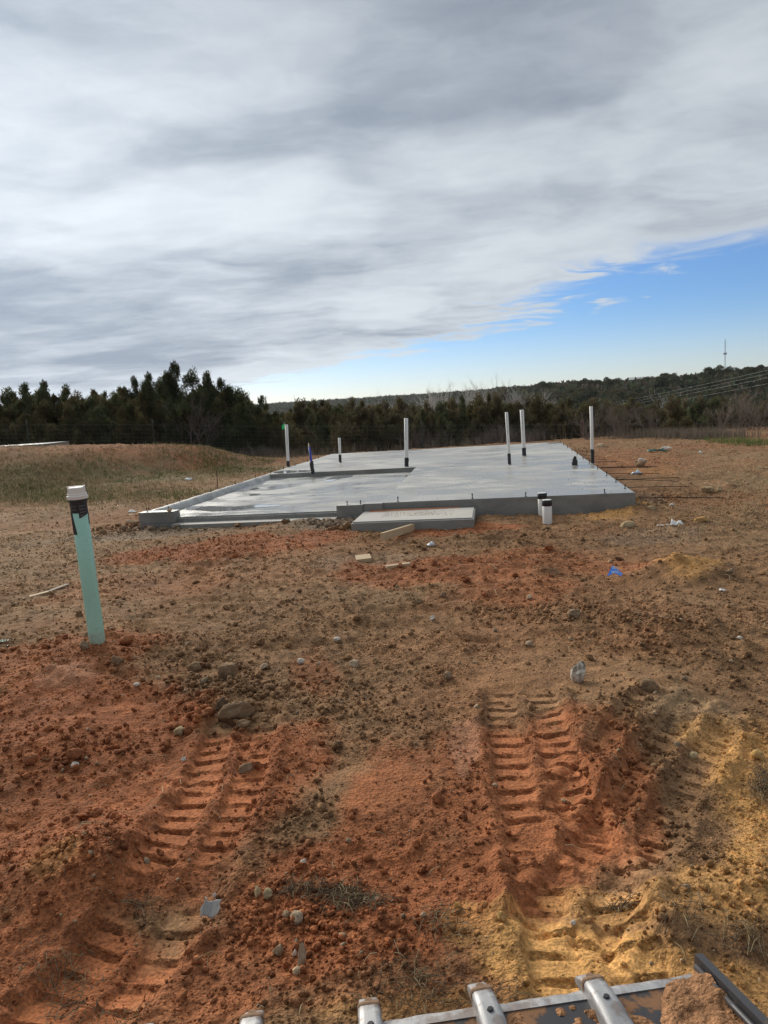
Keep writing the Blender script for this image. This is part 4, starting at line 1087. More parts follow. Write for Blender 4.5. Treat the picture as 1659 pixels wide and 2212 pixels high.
# --- the far wood as one mass
def far_wood():
    r = np.random.default_rng(77); n = 9000
    a = np.radians(r.uniform(-36, 36, n)); D = far_dist(a); lo = np.where(a > R(7), 60.0, 55.0)
    t = np.sqrt(r.uniform(0, 1, n)); y = lo + (D * 1.02 - lo) * t
    x, yy = y * np.sin(a), y * np.cos(a); z = ground(x, yy)
    s = r.uniform(.7, 1.35, n); m = 38
    d = r.normal(size=(n, m, 3)); d /= np.linalg.norm(d, axis=2)[..., None]; d[..., 2] = d[..., 2] * .5 + .5
    q = r.uniform(.6, 1.05, (n, m, 1))
    c = d * q * np.array([3.1, 3.1, 3.7]) * s[:, None, None] + np.stack([x, yy, z], -1)[:, None]
    dirs = d + r.normal(0, .6, d.shape); dirs /= np.linalg.norm(dirs, axis=2)[..., None]
    big = np.repeat((1 + y / 700)[:, None], m, 1).ravel()
    v, f = tri_cloud(c.reshape(-1, 3), dirs.reshape(-1, 3), r.uniform(.9, 1.6, n * m) * big, r.uniform(.8, 1.5, n * m) * big, r)
    base = np.stack([r.uniform(.046, .086, n), r.uniform(.058, .080, n), r.uniform(.032, .044, n)], -1) * r.uniform(.6, 1.2, (n, 1))
    brown = r.uniform(0, 1, n) < .14; base[brown] = np.array((.12, .10, .078)) * r.uniform(.7, 1.2, (brown.sum(), 1))
    col = np.repeat(base, m, 0) * r.uniform(.75, 1.3, (n * m, 1))
    o = mesh_np('distant_woodland', v, f, M_LEAF, False, np.repeat(col, 3, 0))
    tag(o, 'dense dark woodland covering the valley and the distant ridge', kind='stuff')
far_wood()

# ------------------------------------------------------------------ wire fence
M_WIRE = simple('galvanised_wire', (.18, .19, .19), .5, .6, .1)
M_POST = simple('green_post', (.045, .055, .045), .7, .2, .2)
M_TIP = simple('white_post_tip', (.75, .75, .72), .6)
fence = empty('wire_fence', (0, FENCE_Y, 0)); tag(fence, 'woven wire field fence on thin steel posts along the tree line', 'fence')
FX0, FX1 = -24.0, 22.0
def fb(x): return float(fence_base(np.array(x))) if x < -4 else float(fence_base(np.array(x)))
bm = bmesh.new()
hs = [.06, .14, .23, .33, .44, .56, .69, .84, 1.0, 1.18]
for h in hs:
    pts = []; x = FX0
    while x <= FX1 + .01: pts.append((x, 0, fb(x) + h + .008 * math.sin(x * 1.3 + h * 9))); x += 1.0
    tube(bm, pts, .0024 if h in (.06, 1.18) else .0017, 3, False)
x = FX0
while x < FX1:
    tube(bm, [(x, 0, fb(x) + .06), (x + .004 * math.sin(x * 5), .004, fb(x) + .6), (x, 0, fb(x) + 1.18)], .0015, 3, False); x += .152
tag(obj_bm('wire_mesh', bm, M_WIRE, fence), kind='stuff')
def tpost():
    bm = bmesh.new(); poly = [(-.022, .0), (.022, 0), (.022, -.006), (.004, -.006), (.004, -.032), (-.004, -.032), (-.004, -.006), (-.022, -.006)]
    prism(bm, [(x, -y + .006) for x, y in poly][::-1], -.5, 1.36)
    for k in range(10): add_box(bm, -.006, .006, -.006, 0, .12 + k * .11, .14 + k * .11)
    me = bpy.data.meshes.new('fence_post'); bmesh.ops.recalc_face_normals(bm, faces=bm.faces); bm.to_mesh(me); bm.free(); me.materials.append(M_POST)
    bm = bmesh.new(); prism(bm, [(x * 1.08, -y * 1.05 + .007) for x, y in poly][::-1], 1.235, 1.363); m2 = bpy.data.meshes.new('post_tip'); bmesh.ops.recalc_face_normals(bm, faces=bm.faces); bm.to_mesh(m2); bm.free(); m2.materials.append(M_TIP)
    return me, m2
PM, TM = tpost()
for u in (56, 329, 612, 910, 1100, 1420, 1600, -230):
    x = at(u, 912, FENCE_Y)[0]
    o = bpy.data.objects.new('fence_post', PM); COL.objects.link(o); o.parent = fence; o.location = (x, .01, fb(x)); o.rotation_euler = (random.uniform(-.02, .02), random.uniform(-.02, .02), 0)
    q = bpy.data.objects.new('post_tip', TM); COL.objects.link(q); q.parent = o
x = at(1258, 909, FENCE_Y)[0]
bm = bmesh.new(); tube(bm, [(x, .05, fb(x) - .5), (x, .05, fb(x) + 1.3)], .055, 12); tube(bm, [(x, .05, fb(x) + 1.3), (x, .05, fb(x) + 1.33)], [.055, .02], 12)
tag(obj_bm('corner_post', bm, simple('oxide_red_pipe', (.09, .022, .02), .7, .2, .2), fence), 'dark red pipe brace post')

# ------------------------------------------------------------------ masts, wires and a roof far off
def mast(name, u, vb, vt, dist, wid, label, dish=True):
    b = at(u, vb, dist); t = at(u - (vb - vt) * 0.0, vt, dist); H_ = t[2] - b[2]
    e = empty(name, (b[0], b[1], b[2])); tag(e, label, 'mast')
    M = simple('galvanised_mast', (.20, .21, .22), .6, .3)
    bm = bmesh.new(); legs = [(wid * math.cos(a), wid * math.sin(a)) for a in (0, 2.094, 4.189)]
    for lx, ly in legs: tube(bm, [(lx, ly, -8), (lx * .9, ly * .9, H_ * .98)], wid * .16, 4, False)
    n = int(H_ / (wid * 2.6))
    for i in range(n):
        z0 = H_ * i / n; z1 = H_ * (i + 1) / n
        for k in range(3):
            p, q = legs[k], legs[(k + 1) % 3]; tube(bm, [(p[0] * .95, p[1] * .95, z0), (q[0] * .95, q[1] * .95, z1)], wid * .09, 3, False)
    obj_bm('lattice', bm, M, e)
    bm = bmesh.new(); tube(bm, [(0, 0, H_ * .97), (0, 0, H_ * 1.02)], wid * .12, 5); obj_bm('top_aerial', bm, M, e)
    if dish:
        bm = bmesh.new()
        for k in range(9):
            a = k * 6.283 / 9; c, s = math.cos(a) * wid * 2.6, math.sin(a) * wid * 2.6
            v0 = len(bm.verts); add_box(bm, c - wid * .35, c + wid * .35, s - wid * .35, s + wid * .35, H_ * .655, H_ * .70)
        tube(bm, [(0, 0, H_ * .672), (0, 0, H_ * .680)], wid * 2.4, 12); obj_bm('antenna_ring', bm, M, e)
        bm = bmesh.new(); tube(bm, [(0, 0, H_ * .84), (0, 0, H_ * .85)], wid * 1.3, 10); obj_bm('upper_ring', bm, M, e)
    return e
mast('radio_mast', 1566, 829, 733, 900, .62, 'tall grey lattice radio mast on the right skyline')
mast('radio_mast', 1462, 822, 803, 2200, .9, 'tiny distant mast between the hillside trees, left of the tall mast', False)
mast('radio_mast', 637, 880, 851, 2500, .9, 'thin distant mast rising over the left ridge', False)

M_LINE = simple('aluminium_line', (.20, .21, .22), .5, .4)
WL = [((1720, 766), (1170, 893), 'topmost overhead wire crossing the right hillside'), ((1720, 774), (1172, 897.5), 'second overhead wire from the top over the right hillside'), ((1720, 784), (1168, 900), 'third overhead wire from the top over the right hillside'), ((1720, 797), (1150, 910), 'lowest overhead wire crossing the right hillside')]
for (a, b2, lab) in WL:
    p0 = Vector(at(*a, 55)); p1 = Vector(at(*b2, 170)); e = empty('power_line', tuple(p0)); 
    bm = bmesh.new(); pts = []
    p0e = p0 + (p0 - p1) * .35
    for i in range(41):
        t = i / 40; q = p0e.lerp(p1, t); q.z -= 4 * .9 * t * (1 - t); pts.append(q - p0)
    bm2 = bmesh.new(); tube(bm, pts, .0065, 5, False); bm2.free()
    COL.objects.unlink(e); bpy.data.objects.remove(e)
    o = obj_bm('power_line', bm, M_LINE); o.location = p0; tag(o, lab, 'cable', 'overhead wires on the right')

hp = at(1383, 823, 430); fh = empty('farm_building', tuple(hp)); tag(fh, 'far low building with pale roof among the trees on the hilltop', 'building')
bm = bmesh.new(); add_box(bm, -7, 7, -3, 3, -6, 1.0); obj_bm('wall', bm, simple('pale_siding', (.42, .39, .35), .8), fh)
bm = bmesh.new()
v = [bm.verts.new(p) for p in ((-7.6, -3.5, .95), (7.6, -3.5, .95), (7.6, 3.5, .95), (-7.6, 3.5, .95), (-7.6, 0, 2.4), (7.6, 0, 2.4))]
for f in ((0, 1, 5, 4), (2, 3, 4, 5), (0, 4, 3), (1, 2, 5), (3, 2, 1, 0)): bm.faces.new([v[i] for i in f])
obj_bm('roof', bm, simple('pale_metal_roof', (.62, .60, .56), .5), fh)
for x in (-4, 0.5, 4.5):
    bm = bmesh.new(); add_box(bm, x - .6, x + .6, -3.06, -2.98, -.6, .5); obj_bm('window', bm, simple('dark_glass', (.03, .035, .04), .2), fh)


# ------------------------------------------------------------------ the neighbouring slab, far left
nb = empty('neighbour_slab', tuple(at(40, 985, 23.5))); nb.location.z = gz(nb.location.x, nb.location.y)
tag(nb, 'end of another concrete slab on the rise at the left edge', 'slab')
zt = at(60, 961, 23.5)[2] - nb.location.z; x1 = at(93, 960, 23.5)[0] - nb.location.x
nb.rotation_euler = (0, 0, R(3))
bm = bmesh.new(); add_box(bm, -7, x1, 0, 2.2, -.6, zt); bevel_all(bm, .015); o = obj_bm('slab', bm, None, nb); two_tone(o, M_CONC, M_CONCF)
o = bpy.data.objects.new('anchor_bolt', BOLT); COL.objects.link(o); o.parent = nb; o.location = (x1 - 1.6, .08, zt); o.scale = (1.3, 1.3, 1.6)

# ------------------------------------------------------------------ loose soil: crumbs and clods
def in_slab(x, y):
    u, v = slab_uv(x, y)
    return ((u > -.03) & (u < SW + .03) & (v > -.09) & (v < SL)) | ((u > .5) & (u < 3.1) & (v > -.22) & (v < .1)) | ((u > 3.34) & (u < 5.0) & (v > -1.02) & (v < .1))

def fan(n, r0, r1, r, half=46, p=0.5):
    a = np.radians(r.uniform(-half, half, n)); t = r.uniform(0, 1, n) ** p; d = r0 + (r1 - r0) * t
    return d * np.sin(a), d * np.cos(a)

def rubble(x, y):
    """how cloddy the soil is, 0..1"""
    n = fbm(x, y, 1.1, 3, 77) * .9 + .72; n2 = fbm(x, y, .3, 2, 78) * .8 + .5
    n = n - .9 * zone('smear', x, y) - .75 * scrape(x, y)
    k = np.clip(n, 0, 1) * np.clip(n2 + .2, 0, 1)
    return np.clip(k, .03, 1)

def octa():
    v = np.array([(1, 0, 0), (-1, 0, 0), (0, 1, 0), (0, -1, 0), (0, 0, 1), (0, 0, -1)], float); f = np.array([(0, 2, 4), (2, 1, 4), (1, 3, 4), (3, 0, 4), (2, 0, 5), (1, 2, 5), (3, 1, 5), (0, 3, 5)]); return v, f
SH0 = [rock_shape(octa(), 480 + k, .6, .8) for k in range(8)]
SH1 = [rock_shape(ICO1, 500 + k, .45, .8) for k in range(8)]
SH2 = [rock_shape(ICO2, 520 + k, .5, .75) for k in range(10)]
def clod_layer(name, n, r0, r1, smin, smax, shapes, seed, label, skew=2.2, p=.5, thr=1.0, tintvar=.16, sink=.25, flatkeep=.15):
    r = np.random.default_rng(seed); x, y = fan(n, r0, r1, r, p=p)
    zz, fl = ground(x, y, True)
    keep = (r.uniform(0, 1, n) < rubble(x, y) * thr * (1 - (1 - flatkeep) * np.clip((fl - .46) * 3, 0, 1))) & ~in_slab(x, y)
    x, y, zz = x[keep], y[keep], zz[keep]; m = len(x)
    s = smin + (smax - smin) * r.uniform(0, 1, m) ** skew
    sc = s[:, None] * r.uniform(.75, 1.3, (m, 3))
    pos = np.stack([x, y, zz + s * (.40 - sink)], -1)
    v, f, idx = scatter_merge(shapes, pos, sc, r)
    col = 1.16 * soil_color(x, y) * r.uniform(1 - tintvar, 1 + tintvar * 1.1, (m, 1))
    pale = r.uniform(0, 1, m); st = (pale < .03)
    col[st] = np.array((.46, .335, .21)) * r.uniform(.6, 1.1, (st.sum(), 1))
    dk = (pale > .95); col[dk] *= .75
    o = mesh_np(name, v, f, M_CLOD, False, col[idx]); tag(o, label, kind='stuff'); return o
clod_layer('soil_crumbs', 70000, 1.5, 5.4, .0022, .0085, SH0, 1, 'fine crumbs of soil strewn over the near ground', 1.6, .75, 1.2)
clod_layer('soil_crumbs', 56000, 4.0, 12, .006, .018, SH0, 2, 'crumbs of soil strewn over the middle of the lot', 1.8, .6, 1.2)
clod_layer('soil_clods', 8000, 3.5, 12, .010, .026, SH1, 12, 'small clods strewn over the middle of the lot', 2.2, .6, 1.0)
clod_layer('soil_clods', 5200, 1.6, 6, .008, .026, SH1, 3, 'loose clods and pebbles scattered over the lot', 3.4, .6, 1.0)
clod_layer('soil_clods', 24000, 9, 25, .012, .034, SH0, 4, 'clods scattered over the far part of the lot', 2.2, .6, 1.1)

# clods big enough to pick out: one object each
CLM = []
for k in range(10):
    v, f = rock_shape(ICO3, 700 + k, .55, .72); rr = np.random.default_rng(k); 
    v = v * (1 + .10 * np.sin(v @ rr.normal(size=3) * 5)[:, None] + .05 * np.sin(v @ rr.normal(size=3) * 13)[:, None]); CLM.append((v, f))
CM = {}
def soil_lump(name, kcol):
    key = kcol
    if key not in CM:
        CM[key] = []
        for k, (v, f) in enumerate(CLM):
            r = np.random.default_rng(900 + k); c = np.array(ZCOL[kcol]) * (1 + .22 * np.sin(v @ r.normal(size=3) * 4))[:, None] * r.uniform(.85, 1.1)
            CM[key].append(mesh_np('lump', v, f, M_CLOD, True, c, link=False))
    return CM[key]
rg = random.Random(5); cnt = {'red': 0, 'brown': 0}
def free_spot(x, y): return not bool(in_slab(np.array([x]), np.array([y]))[0])
for k in range(1200):
    a = R(rg.uniform(-36, 36)); d = 1.9 + 6.5 * rg.random() ** .8; x, y = d * math.sin(a), d * math.cos(a)
    if rg.random() > float(rubble(np.array([x]), np.array([y]))[0]) or not free_spot(x, y): continue
    c = soil_color(np.array([x]), np.array([y]))[0]; kc = 'red' if c[0] / c[1] > 2.25 else ('yellow' if c[0] > .42 and c[0] / c[2] > 4 else 'brown')
    if kc == 'yellow' and rg.random() < .5: continue
    if cnt.get(kc, 0) >= (110 if kc != 'yellow' else 25): continue
    cnt[kc] = cnt.get(kc, 0) + 1
    s = (.013 + .016 * rg.random() ** 2) * (1 + d * .07)
    _, fl = ground([x], [y], True)
    if fl[0] > .5: continue
    o = bpy.data.objects.new('soil_clod', rg.choice(soil_lump('lump', kc))); COL.objects.link(o)
    o.location = (x, y, gz(x, y) + s * .35); o.scale = [s * rg.uniform(.8, 1.35), s * rg.uniform(.8, 1.3), s * rg.uniform(.7, 1.1)]; o.rotation_euler = (rg.gauss(0, .4), rg.gauss(0, .4), rg.uniform(0, 6.28))
    lab = {'red': 'loose rust red clod, one of many strewn over the red clay', 'brown': 'loose brown clod, one of many strewn over the brown soil', 'yellow': 'loose ochre clod, one of many on the yellow sandy soil'}[kc]
    tag(o, lab, 'clod', {'red': 'red clay clods', 'brown': 'brown soil clods', 'yellow': 'ochre clods'}[kc])

# stones and lumps one can name
def stone_mat(name, a, b_, sc=9.0, dirt=(.20, .12, .065), dk=.45):
    m, t, b = new_mat(name); tc = t.new('ShaderNodeTexCoord'); ob = tc.outputs['Object']
    n = t.noise(ob, sc * .2, 5, .65); c = t.mix(t.ramp(n, .35, .65), rgba(a), rgba(b_))
    dd = t.math('MULTIPLY', t.ramp(t.noise(t.mapping(ob, loc=(3, 1, 2)), sc * .16, 4, .6), .5, .66), dk); c = t.mix(dd, c, rgba(dirt))
    t.put(b.inputs['Base Color'], c); b.inputs['Roughness'].default_value = .95; b.inputs['Specular IOR Level'].default_value = .1
    t.put(b.inputs['Normal'], t.bump(t.noise(ob, sc, 5, .65), .5, .06)); return m
MS = {'pale': stone_mat('pale_limestone', (.40, .28, .175), (.60, .47, .33)), 'white': stone_mat('white_stone', (.60, .52, .42), (.84, .78, .69), dk=.35), 'tan': stone_mat('tan_stone', (.42, .31, .17), (.56, .44, .26)),
      'grey': stone_mat('grey_stone', (.25, .165, .10), (.40, .285, .185)), 'brown': stone_mat('brown_clod', (.22, .14, .08), (.33, .22, .13), dirt=(.18, .11, .06)), 'ochre': stone_mat('ochre_stone', (.52, .30, .10), (.66, .42, .18)),
      'red': stone_mat('red_clod', (.30, .115, .052), (.41, .165, .078), dirt=(.24, .09, .045)), 'mix': stone_mat('white_stone_with_shade', (.10, .07, .045), (.74, .66, .56), 6, (.10, .065, .04), .85), 'dark': stone_mat('dark_lump', (.10, .065, .038), (.18, .115, .068)),  # mix: dark noise and dark coat paint the shaded side of a white stone
      'cgrey': stone_mat('concrete_lump', (.20, .205, .20), (.30, .30, .29))}
def stone(u, v, wpx, hpx, kind, label, seed, name='stone', cat='stone', rz=None, z=None, long=1.0, sink=.28, base=ICO3, rough=.5, tilt=.15):
    """seen at (u, v) = its foot; wpx, hpx its width and height as seen"""
    p = gp(u, v, 0.0 if z is None else z)
    for _ in range(3): p = gp(u, v, (max(-.02, gz(p[0], p[1])) if p[1] < 16 else gz(p[0], p[1])) if z is None else z)
    w = wpx / F_PX * p[1] * 1.02; h = hpx / F_PX * p[1]
    vv, ff = rock_shape(base, 1000 + seed, rough, 1.0, 6); r = np.random.default_rng(seed)
    vv = vv * (1 + .06 * np.sin(vv @ r.normal(size=3) * 6)[:, None] + .03 * np.sin(vv @ r.normal(size=3) * 15)[:, None])
    lo, hi = vv.min(0), vv.max(0); vv = (vv - (lo + hi) / 2) / (hi - lo)
    o = mesh_np(name, vv * 1.0, ff, MS[kind], True); o.scale = (w, w * long, h * 1.18)
    o.location = (p[0], p[1] + w * long * .3, p[2] + h * (.5 - sink * .5)); o.rotation_euler = (r.normal(0, tilt), r.normal(0, tilt), r.uniform(-.4, .4) if rz is None else rz)
    tag(o, label, cat); return o
S = stone
S(510,1563,84,46,'brown','largest brown clod, long block lying at the head of the left track',1,'dirt_clod','clod',.35,long=.42,tilt=.05,sink=.1)
S(480,1535,30,30,'dark','dark crumbly lump behind the largest brown clod',2,'dirt_clod','clod')
S(524,1572,32,16,'brown','small flat brown clod in front of the largest one',3,'dirt_clod','clod')
S(533,1670,38,24,'grey','grey brown stone resting in the left track',4,rz=.3,long=.6)
S(388,1588,26,18,'tan','pale tan stone beside the top of the left track',5)
S(1252,1474,34,46,'mix','upright white stone with its shaded side painted dark, above the right track',6,rz=.2)
S(1405,1494,42,28,'brown','wedge shaped brown clod right of the upright white stone',7,'dirt_clod','clod',-.5,long=.6)
S(653,2082,21,56,'pale','upright pale shard of stone low in the middle',8,rz=.4,long=.5,sink=.5,tilt=.3)
S(640,1997,32,26,'pale','rounded pale stone above the upright shard',9)
S(556,1938,20,22,'tan','tan stone, left of two side by side near the scrap of card',10)
S(578,1942,24,22,'tan','tan stone, right of two side by side near the scrap of card',11)
S(620,1988,22,18,'grey','grey pebble touching the left of the rounded pale stone',12)
S(600,2066,26,22,'grey','dull grey stone left of the upright shard',13)
S(636,2066,12,16,'white','small white pebble between dull grey stone and upright shard',14)
S(464,1940,12,12,'white','white pebble above the scrap of card',15)
S(295,1483,16,9,'white','white pebble on the red bank right of the green pipe',16)
S(396,1645,12,10,'white','white pebble left of the left track',17)
S(968,1468,20,18,'grey','grey stone in the middle of the lot, touching a brown one',18)
S(958,1290,14,12,'grey','small grey stone beside the trampled soil in the centre',181)
S(905,1305,20,12,'brown','rounded brown stone near the dark weed in the centre',182)
S(935,1340,12,12,'white','bright white pebble in the middle of the lot',19)
S(728,1386,16,10,'white','flat white chip in the centre left of the lot',20)
S(650,1435,18,14,'white','whitish stone in the clod field right of the green pipe',21)
S(765,1440,22,14,'pale','pale two lobed stone in the centre of the clod field',22)
S(570,1447,20,14,'pale','pale stone among brown clods below the lumber',23)
S(1245,1335,34,22,'grey','rounded grey stone in the low ridge on the right',24)
S(1145,1295,14,10,'pale','pale pebble left of the blue wrapper',241)
S(1145,1395,18,10,'pale','pale pebble in the brown soil left of the rounded grey stone',242)
S(1358,1140,34,15,'tan','flat tan stone slab below the ochre mound',25,long=.6)
S(1517,1128,32,12,'ochre','flat ochre stone on the right of the lot',26,long=.5)
S(1410,1102,17,10,'tan','small tan stone beside the slab corner',27)
S(1452,1093,10,6,'white','white pebble right of the slab corner',28)
S(1387,1009,26,20,'grey','grey boulder topped with white near the right slab edge',29)
S(1387,998,13,8,'white','white chunk sitting on the grey boulder',30,z=.22,sink=0.0)
S(1300,967,22,9,'pale','pale boulder behind the far right slab corner',31)
S(1532,1064,36,14,'tan','group of buff stones far right of the slab, the largest',32,long=.5)
S(1556,1060,10,11,'tan','small buff stone touching the largest buff stone',33)
S(1515,980,9,7,'white','white stone by the far edge of the bare dirt',34)
S(1180,1145,20,8,'brown','broad brown clod in front of the white pipes',35,'dirt_clod','clod')
S(950,1140,26,16,'red','brick red clod leaning on the front of the porch pad',36,'dirt_clod','clod',long=.6,sink=.1)
S(975,1139,20,9,'red','flat red clod beside the brick red one',361,'dirt_clod','clod',sink=.1)
S(792,1142,30,10,'cgrey','grey mortar lump against the left of the porch pad',37,'mortar_lump','lump')
S(690,1132,56,13,'cgrey','heap of grey mortar spilled left of the porch pad',38,'mortar_lump','lump',sink=.3)
S(283,1134,26,11,'pale','pale rock at the foot of the left stub wall',39)
S(410,1124,18,9,'grey','grey rock on the soil before the garage opening, leftmost',40)
S(462,1130,26,12,'grey','grey rock heap before the garage opening',41)
S(366,1106,10,8,'pale','whitish rock resting on the left stub wall',42,z=.286,sink=0.0)
S(190,1380,18,18,'grey','grey stone behind the foot of the green pipe',43)
S(181,1403,24,18,'grey','grey stone at the foot of the green pipe, on the left',431)
S(272,1392,34,20,'red','reddish stone right of the foot of the green pipe',44,'dirt_clod','clod')
S(490,1470,44,40,'brown','chunky brown clod in the clod field below the green pipe',45,'dirt_clod','clod')
S(420,1452,30,22,'brown','brown clod high in the clod field right of the green pipe',46,'dirt_clod','clod')
S(252,1440,26,26,'brown','mossy brown clod just right of the green pipe',47,'dirt_clod','clod')
S(1500,1640,22,14,'tan','tan stone on the yellow sandy bank at right',48)
S(1580,1238,16,10,'grey','grey stone on the far right beside the ochre mound',49)
S(1640,1640,30,18,'ochre','ochre lump at the right edge in the yellow soil',50,'dirt_clod','clod')
S(1085,1990,24,20,'ochre','ochre lump at the left of the yellow sand',51,'dirt_clod','clod')
S(475,1830,20,16,'red','pinkish red flake of clay in the left track, upper',52,'clay_flake','clod',long=.6)
S(250,1815,22,20,'red','rounded pinkish clay flake left of the left track',53,'clay_flake','clod',long=.6)
S(655,1870,16,14,'white','white and brown pebble low in the middle',54)
S(1240,2000,14,12,'white','white pebble in the yellow sand',55)
S(1480,1470,16,10,'grey','grey stone on the brown bank at right',56)
S(1600,1382,14,8,'white','white chip at the right edge, midway',57)
S(160,1660,18,14,'white','whitish pebble in the clods at left',58)
S(60,1650,28,22,'red','red clod in the heap at the left edge',59,'dirt_clod','clod')
S(160,1640,30,26,'red','large red clod in the heap at left',60,'dirt_clod','clod')

# clods bulldozed into rows
def clod_row(pts, n, spread, smin, smax, kind, seed):
    r = np.random.default_rng(seed); P = np.array([gp(u, v)[:2] for u, v in pts]); k = r.integers(0, len(P) - 1, n); t = r.uniform(0, 1, (n, 1))
    xy = P[k] * (1 - t) + P[k + 1] * t + r.normal(0, spread, (n, 2)); s = smin + (smax - smin) * r.uniform(0, 1, n) ** 2.2
    keep = ~in_slab(xy[:, 0], xy[:, 1]); xy, s = xy[keep], s[keep]
    z = ground(xy[:, 0], xy[:, 1]) + s * .35
    return np.column_stack([xy, z]), s
PP, SS = [], []
for pts, n, sp_, a, b2, sd in [([(330,1400),(430,1450),(520,1500),(470,1530),(560,1480)], 520, .20, .010, .045, 1), ([(600,1500),(760,1540),(880,1560)], 360, .22, .008, .026, 2), ([(20,1640),(160,1650),(230,1600)], 260, .15, .008, .032, 3),
        ([(610,1700),(640,1850),(690,2000),(560,1960)], 420, .12, .006, .026, 4), ([(560,1960),(680,2010),(740,1950)], 260, .14, .006, .024, 5), ([(1340,1500),(1400,1600),(1330,1720),(1420,1820)], 420, .13, .008, .028, 6), ([(1090,1330),(1250,1345),(1400,1370),(1470,1380)], 420, .2, .008, .036, 7),
        ([(1500,1440),(1650,1500)], 300, .4, .008, .03, 8), ([(250,1150),(450,1142),(680,1132),(760,1150)], 1100, .17, .018, .085, 9), ([(1040,1112),(1160,1108),(1230,1112)], 420, .10, .012, .04, 10), ([(350,1190),(700,1190)], 200, .3, .012, .04, 11),
        ([(80,1900),(180,1850),(300,1880)], 300, .12, .006, .024, 12), ([(1250,1104),(1310,1094),(1370,1104)], 260, .2, .015, .05, 13), ([(1060,1850),(1000,1700),(950,1560)], 240, .10, .006, .022, 14), ([(1440,2050),(1560,1960),(1650,2000)], 260, .14, .006, .024, 15), ([(1380,1090),(1420,1080)], 160, .2, .015, .05, 16), ([(700,1900),(760,2050),(880,2080)], 260, .14, .006, .022, 17)]:
    p_, s_ = clod_row(pts, n, sp_, a, b2, 'x', sd + 40); PP.append(p_); SS.append(s_)
PP = np.concatenate(PP); SS = np.concatenate(SS) * .66; r = np.random.default_rng(8)
v, f, idx = scatter_merge(SH1, PP, SS[:, None] * r.uniform(.75, 1.3, (len(PP), 3)), r)
col = soil_color(PP[:, 0], PP[:, 1]) * r.uniform(.75, 1.25, (len(PP), 1)); ps = r.uniform(0, 1, len(PP)) < .03; col[ps] = np.array((.44, .32, .20)) * r.uniform(.7, 1.2, (ps.sum(), 1))
tag(mesh_np('soil_clods', v, f, M_CLOD, False, col[idx]), 'loose clods pushed up in rows beside the tracks and the slab', kind='stuff')

# ------------------------------------------------------------------ grass, straw, twigs
def blades(name, x, y, hmin, hmax, w, cols, seed, label, lean=.5, per=3, flatten=0.0):
    r = np.random.default_rng(seed); x = np.repeat(x, per) + r.normal(0, .02, len(x) * per); y = np.repeat(y, per) + r.normal(0, .02, len(y) * per); n = len(x)
    z = ground(x, y); L = r.uniform(hmin, hmax, n); a = r.uniform(0, 6.28, n); ln = np.abs(r.normal(0, lean, n)) + flatten
    d1 = np.stack([np.cos(a) * np.sin(ln * .6), np.sin(a) * np.sin(ln * .6), np.cos(ln * .6)], -1); d2 = np.stack([np.cos(a) * np.sin(ln * 1.5), np.sin(a) * np.sin(ln * 1.5), np.cos(np.minimum(ln * 1.5, 1.9))], -1)
    s = np.stack([-np.sin(a + .8), np.cos(a + .8), np.zeros(n)], -1) * (w * r.uniform(.6, 1.3, n))[:, None] / 2
    p0 = np.stack([x, y, z - .005], -1); p1 = p0 + d1 * (L * .55)[:, None]; p2 = p1 + d2 * (L * .45)[:, None]
    v = np.stack([p0 - s, p0 + s, p1 + s * .7, p1 - s * .7, p2], 1).reshape(-1, 3); b = np.arange(n)[:, None] * 5
    f = np.concatenate([b + np.array([[0, 1, 2]]), b + np.array([[0, 2, 3]]), b + np.array([[3, 2, 4]])]).reshape(-1, 3)
    C = np.array(cols)[r.integers(0, len(cols), n)] * r.uniform(.7, 1.3, (n, 1))
    o = mesh_np(name, v, f, M_BLADE, False, np.repeat(C, 5, 0)); tag(o, label, kind='stuff'); return o
STRAW = [(.44, .34, .19), (.36, .27, .16), (.52, .42, .26), (.28, .20, .12)]
GREEN = [(.10, .15, .04), (.13, .16, .05), (.08, .12, .035), (.17, .16, .06)]
def patch(lst, n, seed):
    r = np.random.default_rng(seed); X, Y = [], []
    for (u, v, ru, rv, z, k) in lst:
        m = int(n * k); q = r.normal(0, .5, (m, 2)); 
        uu = u + ru * q[:, 0]; vv = v + rv * q[:, 1]
        P = np.array([gp(a, b, z) for a, b in zip(uu, vv)]); X.append(P[:, 0]); Y.append(P[:, 1])
    X, Y = np.concatenate(X), np.concatenate(Y); k = (np.hypot(X, Y) < 27) & (Y > 0) & ~in_slab(X, Y); return X[k], Y[k]
x, y = patch([(80,1022,170,34,.45,1),(180,1050,150,22,.2,.6),(330,1030,120,24,.4,.5),(420,975,110,14,.7,.45),(30,1060,110,18,.2,.5),(480,1010,120,14,.2,.3)], 3000, 1)
k_ = RNG.uniform(0, 1, len(x)) < .55; x, y = x[k_], y[k_]
blades('dry_grass', x, y, .04, .14, .009, STRAW, 2, 'dry straw coloured grass on the bank at left', .5, 3)
r_ = np.random.default_rng(61); x = r_.uniform(-15, -3.6, 9000); yf_ = np.interp(x, [-16, -9.3, -4], [14.5, 16.6, 22.5]); y = yf_ + r_.uniform(-1.0, 4.4, 9000); g_ = fbm(x, y, 1.6, 3, 64)
k_ = (r_.uniform(0, 1, 9000) < .30 + .9 * g_ + .35 * (y < yf_ + 3)); x, y, g_ = x[k_], y[k_], g_[k_]; m_ = fbm(x, y, 1.1, 3, 66) > -.08
blades('dry_grass', x[~m_], y[~m_], .03, .10, .010, STRAW, 62, 'straw coloured grass over the slope of the bank at left', .5, 3)
blades('green_grass', x[m_], y[m_], .03, .10, .011, GREEN + [(.16, .16, .06)], 63, 'green grass over the slope of the bank at left', .5, 3)
